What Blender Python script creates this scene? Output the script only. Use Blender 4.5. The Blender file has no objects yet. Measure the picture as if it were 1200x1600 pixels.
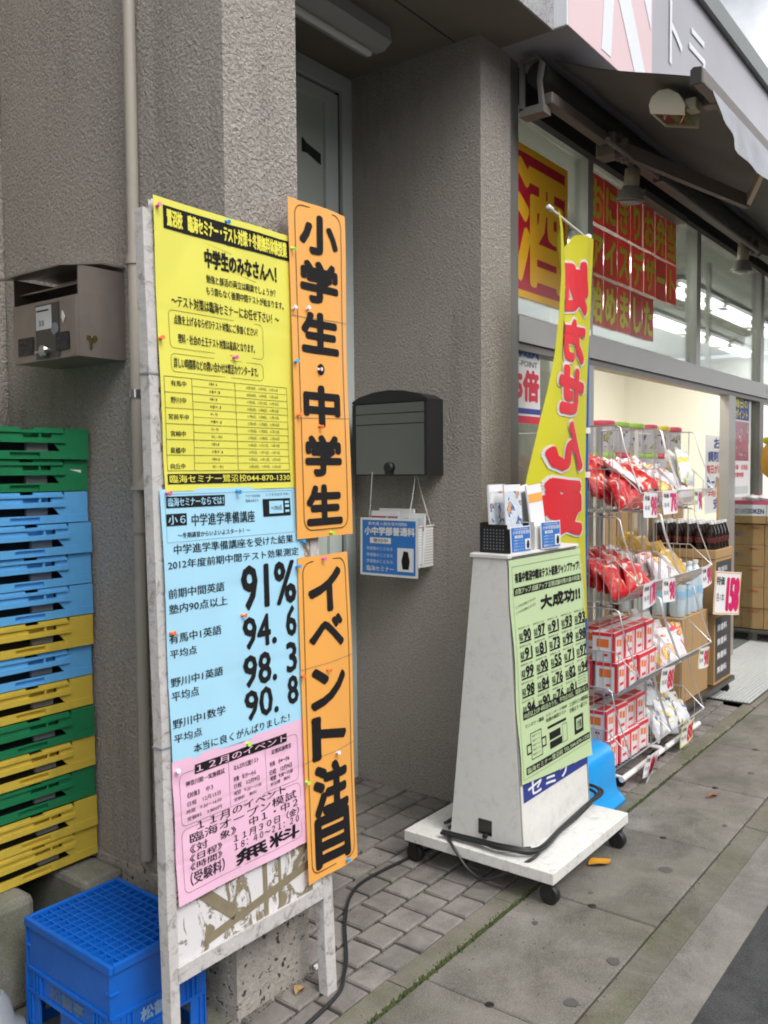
import bpy, bmesh, math, random
from math import sin, cos, pi, radians as R
from mathutils import Vector, Matrix
random.seed(7)
S = bpy.context.scene
COL = S.collection

# ------------------------------------------------------------------ camera
cd = bpy.data.cameras.new('camera'); cam = bpy.data.objects.new('camera', cd); COL.objects.link(cam); S.camera = cam
YAW, PITCH, ROLL = R(37.3), R(-2.75), R(-0.45)
fw = Vector((cos(YAW)*cos(PITCH), sin(YAW)*cos(PITCH), sin(PITCH)))
rt = Vector((sin(YAW), -cos(YAW), 0)); up = rt.cross(fw)
r2 = rt*cos(ROLL)+up*sin(ROLL); u2 = -rt*sin(ROLL)+up*cos(ROLL)
M = Matrix((r2, u2, -fw)).transposed().to_4x4(); M.translation = Vector((0, 0, 1.45))
cam.matrix_world = M
cd.sensor_fit = 'VERTICAL'; cd.sensor_height = 36; cd.lens = 1368/1600*36
cd.clip_start = 0.05; cd.clip_end = 900
# ------------------------------------------------------------------ sky, sun, exposure
W = bpy.data.worlds.new("World"); S.world = W; W.use_nodes = True
nt = W.node_tree; nt.nodes.clear()
out = nt.nodes.new('ShaderNodeOutputWorld'); bg = nt.nodes.new('ShaderNodeBackground')
sky = nt.nodes.new('ShaderNodeTexSky'); sky.sky_type = 'NISHITA'; sky.sun_disc = False
SUN_EL, SUN_AZ = R(50), R(-106)          # azimuth of the sun measured from +X towards +Y
sky.sun_elevation = SUN_EL; sky.sun_rotation = R(90)-SUN_AZ; sky.dust_density = 4.0; sky.air_density = 1.0
hs = nt.nodes.new('ShaderNodeHueSaturation'); hs.inputs['Saturation'].default_value = 0.22
tcw = nt.nodes.new('ShaderNodeTexCoord'); nz = nt.nodes.new('ShaderNodeTexNoise'); nz.inputs['Scale'].default_value = 3.2; nz.inputs['Detail'].default_value = 6
rmp = nt.nodes.new('ShaderNodeMapRange'); rmp.inputs[1].default_value = .42; rmp.inputs[2].default_value = .62
mixw = nt.nodes.new('ShaderNodeMix'); mixw.data_type = 'RGBA'; mixw.inputs['B'].default_value = (9.5, 9.7, 10.0, 1)
nt.links.new(tcw.outputs['Generated'], nz.inputs['Vector']); nt.links.new(nz.outputs['Fac'], rmp.inputs[0])
nt.links.new(rmp.outputs[0], mixw.inputs['Factor']); nt.links.new(sky.outputs[0], hs.inputs['Color']); nt.links.new(hs.outputs[0], mixw.inputs['A'])
nt.links.new(mixw.outputs['Result'], bg.inputs['Color']); bg.inputs['Strength'].default_value = 0.12
nt.links.new(bg.outputs[0], out.inputs['Surface'])
sd = bpy.data.lights.new('sun', 'SUN'); sun = bpy.data.objects.new('sun', sd); COL.objects.link(sun)
sd.energy = 0.7; sd.angle = R(25); sd.color = (1.0, .96, .9)
sv = Vector((cos(SUN_EL)*cos(SUN_AZ), cos(SUN_EL)*sin(SUN_AZ), sin(SUN_EL)))
sun.rotation_euler = sv.to_track_quat('Z', 'Y').to_euler()
S.view_settings.view_transform = 'Standard'; S.view_settings.look = 'None'; S.view_settings.gamma = 1; S.view_settings.exposure = 0.92
S.view_settings.use_curve_mapping = False
S.render.engine = 'CYCLES'
S.cycles.filter_width = 1.9; S.cycles.max_bounces = 8; S.cycles.transparent_max_bounces = 16; S.cycles.diffuse_bounces = 5

# ------------------------------------------------------------------ materials
MC = {}
def nodes_of(name):
    m = bpy.data.materials.new(name); m.use_nodes = True; t = m.node_tree; t.nodes.clear()
    o = t.nodes.new('ShaderNodeOutputMaterial'); b = t.nodes.new('ShaderNodeBsdfPrincipled')
    t.links.new(b.outputs[0], o.inputs['Surface']); return m, t, b, o
def N(t, ty, **kw):
    n = t.nodes.new(ty)
    for k, v in kw.items():
        if k in n.inputs: n.inputs[k].default_value = v
        else: setattr(n, k, v)
    return n
def coord(t, scale=(1, 1, 1)):
    c = t.nodes.new('ShaderNodeTexCoord'); mp = t.nodes.new('ShaderNodeMapping'); mp.inputs['Scale'].default_value = scale
    t.links.new(c.outputs['Object'], mp.inputs['Vector']); return mp.outputs[0]
def rgba(c): return (c[0], c[1], c[2], 1)
def mat(name, col, rough=.6, metal=0, var=.12, vs=8, bump=0, bs=60, spec=.5, rand=0, grime=0, coat=0, sub=0):
    """base colour with cloudy variation, optional grime, optional relief, optional per-object shift"""
    if name in MC: return MC[name]
    m, t, b, o = nodes_of(name); v = coord(t)
    n = N(t, 'ShaderNodeTexNoise', Scale=vs, Detail=5, Roughness=.6); t.links.new(v, n.inputs['Vector'])
    cr = N(t, 'ShaderNodeMix', data_type='RGBA'); cr.inputs['A'].default_value = rgba([max(0, x*(1-var)) for x in col]); cr.inputs['B'].default_value = rgba([min(1, x*(1+var)) for x in col])
    t.links.new(n.outputs['Fac'], cr.inputs['Factor']); last = cr.outputs['Result']
    if grime:
        g = N(t, 'ShaderNodeTexNoise', Scale=vs*.6, Detail=8, Roughness=.75, Distortion=.6); t.links.new(v, g.inputs['Vector'])
        mr = N(t, 'ShaderNodeMapRange'); mr.inputs[1].default_value = .52; mr.inputs[2].default_value = .72; mr.inputs[4].default_value = grime
        t.links.new(g.outputs['Fac'], mr.inputs[0])
        gm = N(t, 'ShaderNodeMix', data_type='RGBA'); gm.inputs['B'].default_value = (.09, .08, .06, 1)
        t.links.new(mr.outputs[0], gm.inputs['Factor']); t.links.new(last, gm.inputs['A']); last = gm.outputs['Result']
    if rand:
        oi = N(t, 'ShaderNodeObjectInfo'); h = N(t, 'ShaderNodeHueSaturation'); mr = N(t, 'ShaderNodeMapRange'); mr.inputs[3].default_value = 1-rand; mr.inputs[4].default_value = 1+rand
        t.links.new(oi.outputs['Random'], mr.inputs[0]); t.links.new(mr.outputs[0], h.inputs['Value']); t.links.new(last, h.inputs['Color']); last = h.outputs[0]
    t.links.new(last, b.inputs['Base Color'])
    b.inputs['Roughness'].default_value = rough; b.inputs['Metallic'].default_value = metal; b.inputs['Specular IOR Level'].default_value = spec
    if coat: b.inputs['Coat Weight'].default_value = coat
    if bump:
        n2 = N(t, 'ShaderNodeTexNoise', Scale=bs, Detail=4, Roughness=.6); t.links.new(v, n2.inputs['Vector'])
        bp = N(t, 'ShaderNodeBump', Strength=min(1, bump), Distance=.004*max(1, bump)); t.links.new(n2.outputs['Fac'], bp.inputs['Height']); t.links.new(bp.outputs[0], b.inputs['Normal'])
    MC[name] = m; return m
def stucco(name, a, bcol, scale=75, dist=.007, fleck=None, pit=True):
    m, t, b, o = nodes_of(name); v = coord(t)
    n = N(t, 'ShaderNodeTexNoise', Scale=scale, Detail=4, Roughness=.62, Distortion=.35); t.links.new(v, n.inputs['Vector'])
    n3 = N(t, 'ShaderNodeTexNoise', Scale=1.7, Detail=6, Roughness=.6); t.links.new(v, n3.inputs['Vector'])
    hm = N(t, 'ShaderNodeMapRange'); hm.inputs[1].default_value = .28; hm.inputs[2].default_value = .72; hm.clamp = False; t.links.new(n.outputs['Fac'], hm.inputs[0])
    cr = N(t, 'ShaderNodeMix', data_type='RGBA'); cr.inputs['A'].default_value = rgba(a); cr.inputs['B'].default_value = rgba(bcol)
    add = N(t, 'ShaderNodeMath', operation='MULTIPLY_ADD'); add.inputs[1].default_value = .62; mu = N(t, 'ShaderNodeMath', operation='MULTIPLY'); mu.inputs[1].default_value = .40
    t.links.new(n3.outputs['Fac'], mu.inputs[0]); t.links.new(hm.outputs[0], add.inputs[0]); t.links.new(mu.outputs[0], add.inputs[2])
    t.links.new(add.outputs[0], cr.inputs['Factor']); last = cr.outputs['Result']  # relief shade put into the colour: pits darker, raised grain lighter
    st = N(t, 'ShaderNodeTexNoise', Scale=1, Detail=6, Roughness=.7); v2 = coord(t, (6, 6, .8)); t.links.new(v2, st.inputs['Vector'])
    mr = N(t, 'ShaderNodeMapRange'); mr.inputs[1].default_value = .52; mr.inputs[2].default_value = .85; mr.inputs[4].default_value = .45; t.links.new(st.outputs['Fac'], mr.inputs[0])
    gm = N(t, 'ShaderNodeMix', data_type='RGBA'); gm.inputs['B'].default_value = (.10, .095, .085, 1); t.links.new(mr.outputs[0], gm.inputs['Factor']); t.links.new(last, gm.inputs['A']); last = gm.outputs['Result']
    if fleck:
        f = N(t, 'ShaderNodeTexNoise', Scale=fleck, Detail=2, Distortion=.4); t.links.new(v, f.inputs['Vector'])
        fr = N(t, 'ShaderNodeMapRange'); fr.inputs[1].default_value = .62; fr.inputs[2].default_value = .66; t.links.new(f.outputs['Fac'], fr.inputs[0])
        fm = N(t, 'ShaderNodeMix', data_type='RGBA'); fm.inputs['B'].default_value = (.06, .055, .05, 1); t.links.new(fr.outputs[0], fm.inputs['Factor']); t.links.new(last, fm.inputs['A']); last = fm.outputs['Result']
    t.links.new(last, b.inputs['Base Color']); b.inputs['Roughness'].default_value = .85; b.inputs['Specular IOR Level'].default_value = .25
    bp = N(t, 'ShaderNodeBump', Strength=1, Distance=dist); t.links.new(hm.outputs[0], bp.inputs['Height']); t.links.new(bp.outputs[0], b.inputs['Normal'])
    MC[name] = m; return m
def ground_mat(name, a, bcol, scale=40, moss=0, bumpd=.002, rand=0, fine=220):
    m, t, b, o = nodes_of(name); v = coord(t)
    g = N(t, 'ShaderNodeNewGeometry')
    v = g.outputs['Position']
    n = N(t, 'ShaderNodeTexNoise', Scale=fine, Detail=2, Roughness=.8); t.links.new(v, n.inputs['Vector'])
    n2 = N(t, 'ShaderNodeTexNoise', Scale=scale*.12, Detail=7, Roughness=.65, Distortion=.4); t.links.new(v, n2.inputs['Vector'])
    m1 = N(t, 'ShaderNodeMix', data_type='FLOAT'); m1.inputs[0].default_value = .5; t.links.new(n.outputs['Fac'], m1.inputs[2]); t.links.new(n2.outputs['Fac'], m1.inputs[3])
    mr0 = N(t, 'ShaderNodeMapRange'); mr0.inputs[1].default_value = .36; mr0.inputs[2].default_value = .64; t.links.new(m1.outputs[0], mr0.inputs[0])
    cr = N(t, 'ShaderNodeMix', data_type='RGBA'); cr.inputs['A'].default_value = rgba(a); cr.inputs['B'].default_value = rgba(bcol)
    t.links.new(mr0.outputs[0], cr.inputs['Factor']); last = cr.outputs['Result']
    sp = N(t, 'ShaderNodeTexVoronoi', Scale=fine*.75); t.links.new(v, sp.inputs['Vector'])
    sr = N(t, 'ShaderNodeMapRange'); sr.inputs[1].default_value = .06; sr.inputs[2].default_value = .30; sr.inputs[3].default_value = .55; sr.inputs[4].default_value = 0; t.links.new(sp.outputs['Distance'], sr.inputs[0])
    wn = N(t, 'ShaderNodeMath', operation='MULTIPLY'); sc = N(t, 'ShaderNodeSeparateColor'); t.links.new(sp.outputs['Color'], sc.inputs[0]); gt = N(t, 'ShaderNodeMath', operation='GREATER_THAN'); gt.inputs[1].default_value = .72; t.links.new(sc.outputs[0], gt.inputs[0]); t.links.new(gt.outputs[0], wn.inputs[0]); t.links.new(sr.outputs[0], wn.inputs[1])
    sm_ = N(t, 'ShaderNodeMix', data_type='RGBA'); sm_.inputs['B'].default_value = rgba([min(1, q*1.9) for q in bcol]); t.links.new(wn.outputs[0], sm_.inputs['Factor']); t.links.new(last, sm_.inputs['A']); last = sm_.outputs['Result']
    dk = N(t, 'ShaderNodeTexNoise', Scale=2.6, Detail=9, Roughness=.78, Distortion=.8); t.links.new(v, dk.inputs['Vector'])
    dr = N(t, 'ShaderNodeMapRange'); dr.inputs[1].default_value = .50; dr.inputs[2].default_value = .68; dr.inputs[4].default_value = .42; t.links.new(dk.outputs['Fac'], dr.inputs[0])
    dm = N(t, 'ShaderNodeMix', data_type='RGBA'); dm.inputs['B'].default_value = rgba([q*.55 for q in a]); t.links.new(dr.outputs[0], dm.inputs['Factor']); t.links.new(last, dm.inputs['A']); last = dm.outputs['Result']
    if moss:
        mo = N(t, 'ShaderNodeTexNoise', Scale=3.2, Detail=7, Roughness=.7); t.links.new(v, mo.inputs['Vector'])
        mr = N(t, 'ShaderNodeMapRange'); mr.inputs[1].default_value = .46; mr.inputs[2].default_value = .68; mr.inputs[4].default_value = moss; t.links.new(mo.outputs['Fac'], mr.inputs[0])
        gm = N(t, 'ShaderNodeMix', data_type='RGBA'); gm.inputs['B'].default_value = (.10, .125, .035, 1); t.links.new(mr.outputs[0], gm.inputs['Factor']); t.links.new(last, gm.inputs['A']); last = gm.outputs['Result']
    if rand:
        oi = N(t, 'ShaderNodeObjectInfo'); h = N(t, 'ShaderNodeHueSaturation'); mr = N(t, 'ShaderNodeMapRange'); mr.inputs[3].default_value = 1-rand; mr.inputs[4].default_value = 1+rand
        t.links.new(oi.outputs['Random'], mr.inputs[0]); t.links.new(mr.outputs[0], h.inputs['Value']); t.links.new(last, h.inputs['Color']); last = h.outputs[0]
    t.links.new(last, b.inputs['Base Color']); b.inputs['Roughness'].default_value = .82; b.inputs['Specular IOR Level'].default_value = .35
    bp = N(t, 'ShaderNodeBump', Strength=.8, Distance=bumpd); t.links.new(m1.outputs[0], bp.inputs['Height']); t.links.new(bp.outputs[0], b.inputs['Normal'])
    MC[name] = m; return m
def glassm(name, tint=(.9, .95, .93), refl=.12):
    m = bpy.data.materials.new(name); m.use_nodes = True; t = m.node_tree; t.nodes.clear()
    o = t.nodes.new('ShaderNodeOutputMaterial'); tr = N(t, 'ShaderNodeBsdfTransparent'); tr.inputs[0].default_value = rgba(tint)
    gl = N(t, 'ShaderNodeBsdfGlossy'); gl.inputs['Roughness'].default_value = .02; fr = N(t, 'ShaderNodeFresnel'); fr.inputs[0].default_value = 1.5
    mx = N(t, 'ShaderNodeMixShader'); ml = N(t, 'ShaderNodeMath', operation='MULTIPLY'); ml.inputs[1].default_value = .8; t.links.new(fr.outputs[0], ml.inputs[0])
    t.links.new(ml.outputs[0], mx.inputs[0]); t.links.new(tr.outputs[0], mx.inputs[1]); t.links.new(gl.outputs[0], mx.inputs[2]); t.links.new(mx.outputs[0], o.inputs['Surface'])
    MC[name] = m; return m
def emis(name, col, s):
    m, t, b, o = nodes_of(name); b.inputs['Base Color'].default_value = rgba(col); b.inputs['Emission Color'].default_value = rgba(col); b.inputs['Emission Strength'].default_value = s
    MC[name] = m; return m
def bagm(name, a, bc, c, scale=14):
    """printed film: three colours in patches, per-object offset, glossy and crinkled"""
    m, t, b, o = nodes_of(name); tc = N(t, 'ShaderNodeTexCoord'); oi = N(t, 'ShaderNodeObjectInfo'); ad = N(t, 'ShaderNodeVectorMath', operation='ADD')
    cb = N(t, 'ShaderNodeCombineXYZ'); ml = N(t, 'ShaderNodeMath', operation='MULTIPLY'); ml.inputs[1].default_value = 9
    t.links.new(oi.outputs['Random'], ml.inputs[0]); t.links.new(ml.outputs[0], cb.inputs[0]); t.links.new(ml.outputs[0], cb.inputs[2]); t.links.new(tc.outputs['Object'], ad.inputs[0]); t.links.new(cb.outputs[0], ad.inputs[1])
    n = N(t, 'ShaderNodeTexNoise', Scale=scale, Detail=1.5, Distortion=.5); t.links.new(ad.outputs[0], n.inputs['Vector'])
    cr = t.nodes.new('ShaderNodeValToRGB'); cr.color_ramp.interpolation = 'CONSTANT'; e = cr.color_ramp.elements
    e[0].color = rgba(a); e[0].position = 0; e[1].color = rgba(bc); e[1].position = .57; q = e.new(.62); q.color = rgba(c)
    t.links.new(n.outputs['Fac'], cr.inputs[0]); t.links.new(cr.outputs[0], b.inputs['Base Color']); b.inputs['Roughness'].default_value = .28
    n2 = N(t, 'ShaderNodeTexNoise', Scale=45, Detail=3, Distortion=1.5); t.links.new(ad.outputs[0], n2.inputs['Vector'])
    bp = N(t, 'ShaderNodeBump', Strength=.8, Distance=.006); t.links.new(n2.outputs['Fac'], bp.inputs['Height']); t.links.new(bp.outputs[0], b.inputs['Normal'])
    MC[name] = m; return m

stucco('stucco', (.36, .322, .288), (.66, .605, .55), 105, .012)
stucco('fascia_stone', (.25, .25, .26), (.5, .5, .5), 60, .002, 160)
stucco('plinth_concrete', (.27, .25, .225), (.46, .43, .39), 60, .003, 55)
ground_mat('slab', (.088, .080, .069), (.238, .222, .198), 40, .16, .002, .07)
ground_mat('border', (.10, .09, .072), (.24, .22, .185), 50, .4)
ground_mat('gutter_wet', (.085, .08, .062), (.20, .185, .155), 50, .35)
ground_mat('gutter', (.12, .112, .10), (.25, .235, .215), 50, .1)
ground_mat('asphalt', (.022, .023, .025), (.075, .076, .078), 60, 0, .006, 0, 160)
ground_mat('soil', (.018, .018, .012), (.045, .045, .025), 60, .35)
ground_mat('paver', (.11, .098, .092), (.31, .28, .262), 60, .14, .0015, .16, 420)
ground_mat('concrete_block', (.12, .12, .10), (.27, .265, .235), 60, .35, .003)
def mk(n, *a, **k): return mat(n, *a, **k)
mk('soffit', (.19, .165, .135), .85, var=.1, vs=3, grime=.25)
mk('black', (.012, .012, .013), .45, var=.3); mk('ink', (.012, .011, .012), .7, var=.2, spec=.2)
mk('paper_yellow', (.74, .70, .10), .5, var=.03, vs=3); mk('paper_blue', (.38, .68, .86), .5, var=.03, vs=3); mk('paper_pink', (.82, .50, .66), .5, var=.03, vs=3)
mk('paper_orange', (.84, .39, .085), .42, var=.03, vs=3); mk('paper_green', (.50, .63, .36), .5, var=.04, vs=3)
mk('paper_white', (.78, .78, .79), .5, var=.04); mk('print_yellow', (.80, .74, .08), .5, var=.02)
mk('plate_blue', (.02, .04, .24), .4, var=.08); mk('basket_blue', (.02, .17, .55), .4, var=.06)
mk('crate_green', (.012, .19, .075), .42, var=.2, vs=12, grime=.2, bump=.3, bs=20); mk('crate_blue', (.12, .42, .80), .42, var=.12, vs=12, grime=.15, bump=.3, bs=20); mk('crate_yellow', (.62, .46, .06), .45, var=.12, vs=12, grime=.3, bump=.3, bs=20)
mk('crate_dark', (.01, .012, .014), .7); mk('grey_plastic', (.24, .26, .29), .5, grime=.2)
mk('milk_blue', (.004, .12, .55), .38, var=.14, vs=14, grime=.12, bump=.3, bs=25); mk('tank_blue', (.012, .30, .72), .22, var=.05)
mk('post_paint', (.54, .52, .51), .6, var=.14, vs=55, grime=.95, bump=.6, bs=70)
mk('kiosk_white', (.72, .71, .68), .42, var=.06, vs=34, grime=.22); mk('kiosk_base', (.72, .71, .68), .45, var=.08, vs=48, grime=.45, bump=.3, bs=70)
mk('rubber', (.014, .014, .015), .55, var=.3); mk('cable', (.018, .018, .02), .4)
mk('pipe', (.36, .33, .28), .5, var=.08, grime=.15); mk('steel_brown', (.44, .39, .36), .33, metal=.85, var=.15, vs=20); mk('steel_dark', (.16, .155, .15), .3, metal=.9, var=.2)
mk('steel', (.20, .20, .20), .22, metal=1, var=.1, vs=4); mk('chrome', (.6, .6, .6), .12, metal=1, var=.05); mk('wire', (.62, .62, .63), .28, metal=.75, var=.06)
mk('aluminium', (.45, .44, .42), .4, metal=.5, var=.06); mk('alu_dark', (.22, .21, .195), .45, metal=.3, var=.1); mk('alu_pale', (.52, .57, .55), .4, var=.06)
mk('door_film', (.46, .51, .46), .35, var=.18, vs=2.2); mk('tape', (.008, .008, .012), .6)
mk('fixture', (.36, .36, .36), .5, var=.05); mk('awning_cloth', (.13, .128, .122), .8, var=.18, vs=2.5, grime=.3); mk('awning_metal', (.17, .15, .135), .5, metal=.3, var=.12, grime=.2); mk('awning_dark', (.035, .034, .033), .7)
mk('valance', (.26, .265, .29), .25, var=.4, vs=5); mk('lamp_tan', (.30, .26, .19), .4, var=.06, grime=.15); mk('lamp_cream', (.48, .44, .33), .4, var=.06, grime=.15); mk('lamp_glass', (.35, .34, .31), .12)
mk('sign_pink', (.70, .50, .52), .18, var=.05, vs=2); mk('sign_grey', (.36, .345, .38), .25, var=.15, vs=2); mk('sign_white', (.72, .74, .78), .2, var=.03); mk('sign_rim', (.20, .21, .20), .35, metal=.6)
mk('poster_red', (.50, .012, .035), .3, var=.06); mk('poster_gold', (.85, .46, .02), .35, var=.06); mk('sheet_red', (.80, .15, .11), .35, var=.1, rand=.1); mk('sheet_lime', (.90, .90, .06), .4, var=.06)
mk('flag_yellow', (.70, .66, .03), .6, var=.05, vs=3); mk('flag_red', (.78, .03, .045), .6, var=.05); mk('flag_white', (.78, .76, .74), .6)
mk('pole_blue', (.01, .10, .38), .35); mk('white_plastic', (.74, .73, .71), .4, var=.04)
mk('store_wall', (.82, .79, .70), .7, var=.02); mk('store_ceiling', (.76, .76, .73), .8, var=.02); mk('store_floor', (.5, .5, .46), .3, var=.1, vs=3)
mk('carton', (.40, .25, .11), .8, var=.08, vs=10, rand=.07); mk('carton_dark', (.06, .055, .055), .6, var=.15); mk('carton_tape', (.45, .30, .14), .3); mk('print_blue', (.03, .05, .30), .5); mk('print_red', (.65, .02, .05), .5); mk('print_magenta', (.62, .015, .13), .5); mk('print_orange', (.80, .18, .03), .5)
mk('cola', (.018, .009, .008), .1, var=.2); mk('cap_white', (.75, .75, .75), .4); mk('cola_label', (.11, .025, .02), .4)
mk('water', (.50, .60, .66), .08, var=.15, vs=20); mk('water_label', (.30, .52, .68), .3)
mk('box_white', (.74, .72, .72), .4, var=.04); mk('box_red', (.72, .03, .05), .4, var=.1)
mk('leaf_yellow', (.62, .30, .02), .5); mk('leaf_brown', (.28, .08, .035), .7); mk('mat_grey', (.42, .43, .42), .75, var=.2, vs=60, bump=1, bs=90)
mk('cup', (.66, .62, .60), .4, var=.25, vs=30); mk('cup_green', (.30, .48, .04), .4); mk('cup_red', (.55, .04, .08), .4); mk('cup_yellow', (.65, .5, .03), .4)
mk('pin_pink', (.80, .18, .40), .3); mk('pin_green', (.42, .85, .08), .3); mk('pin_blue', (.05, .35, .75), .3); mk('pin_orange', (.95, .20, .05), .3); mk('pin_white', (.8, .7, .78), .3)
mk('glass_dark', (.02, .022, .025), .05); mk('shelf_white', (.7, .69, .66), .5); mk('brick_pink', (.60, .12, .22), .5); mk('opposite_wall', (.30, .28, .26), .8, grime=.3); mk('neighbour_wall', (.55, .53, .50), .8, grime=.3, bump=.5)
mk('brass', (.30, .26, .12), .3, metal=1)
glassm('glass'); glassm('clear_film', (.95, .95, .97))
emis('tube', (1, .98, .94), 5)
bagm('bag_red', (.52, .010, .016), (.66, .10, .03), (.72, .62, .60), 20); bagm('bag_white', (.72, .70, .72), (.75, .03, .07), (.74, .55, .12)); bagm('bag_gold', (.50, .30, .02), (.70, .45, .05), (.75, .70, .65)); bagm('bag_mix', (.66, .68, .72), (.72, .52, .02), (.05, .16, .45), 22); bagm('bag_pale', (.75, .75, .76), (.50, .60, .16), (.78, .62, .08), 18)
bagm('tub_label', (.60, .58, .60), (.12, .10, .12), (.45, .40, .12), 20); bagm('cover_photo', (.60, .66, .72), (.06, .12, .36), (.70, .36, .12), 26); bagm('flyer_mix', (.42, .10, .16), (.05, .10, .26), (.62, .50, .30), 16)
def translucent(n, k=.5):
    t = MC[n].node_tree; b = [q for q in t.nodes if q.type == 'BSDF_PRINCIPLED'][0]; o = [q for q in t.nodes if q.type == 'OUTPUT_MATERIAL'][0]
    tl = N(t, 'ShaderNodeBsdfTranslucent'); t.links.new(b.inputs['Base Color'].links[0].from_socket, tl.inputs['Color']); mx = N(t, 'ShaderNodeMixShader'); mx.inputs[0].default_value = k
    t.links.new(b.outputs[0], mx.inputs[1]); t.links.new(tl.outputs[0], mx.inputs[2]); t.links.new(mx.outputs[0], o.inputs['Surface'])
for q, k in (('sheet_red', .28), ('poster_red', .15), ('sheet_lime', .12), ('poster_gold', .1)): translucent(q, k)
for q in ('flag_yellow', 'flag_red', 'flag_white'): translucent(q, .25)
# peeling white paint over brown board
def peeling():
    m, t, b, o = nodes_of('peeling_paint'); v = coord(t)
    n = N(t, 'ShaderNodeTexNoise', Scale=19, Detail=10, Roughness=.78, Distortion=1.3); v3 = coord(t, (1, 1, .6)); t.links.new(v3, n.inputs['Vector'])
    mr = N(t, 'ShaderNodeMapRange'); mr.inputs[1].default_value = .455; mr.inputs[2].default_value = .475; t.links.new(n.outputs['Fac'], mr.inputs[0])
    n2 = N(t, 'ShaderNodeTexNoise', Scale=40, Detail=4); t.links.new(v, n2.inputs['Vector'])
    br = N(t, 'ShaderNodeMix', data_type='RGBA'); br.inputs['A'].default_value = (.17, .13, .075, 1); br.inputs['B'].default_value = (.32, .27, .18, 1); t.links.new(n2.outputs['Fac'], br.inputs['Factor'])
    mx = N(t, 'ShaderNodeMix', data_type='RGBA'); mx.inputs['B'].default_value = (.70, .68, .69, 1); t.links.new(br.outputs['Result'], mx.inputs['A']); t.links.new(mr.outputs[0], mx.inputs['Factor'])
    t.links.new(mx.outputs['Result'], b.inputs['Base Color']); b.inputs['Roughness'].default_value = .6
    bp = N(t, 'ShaderNodeBump', Strength=.8, Distance=.001); t.links.new(mr.outputs[0], bp.inputs['Height']); t.links.new(bp.outputs[0], b.inputs['Normal'])
    MC['peeling_paint'] = m
peeling()

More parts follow.
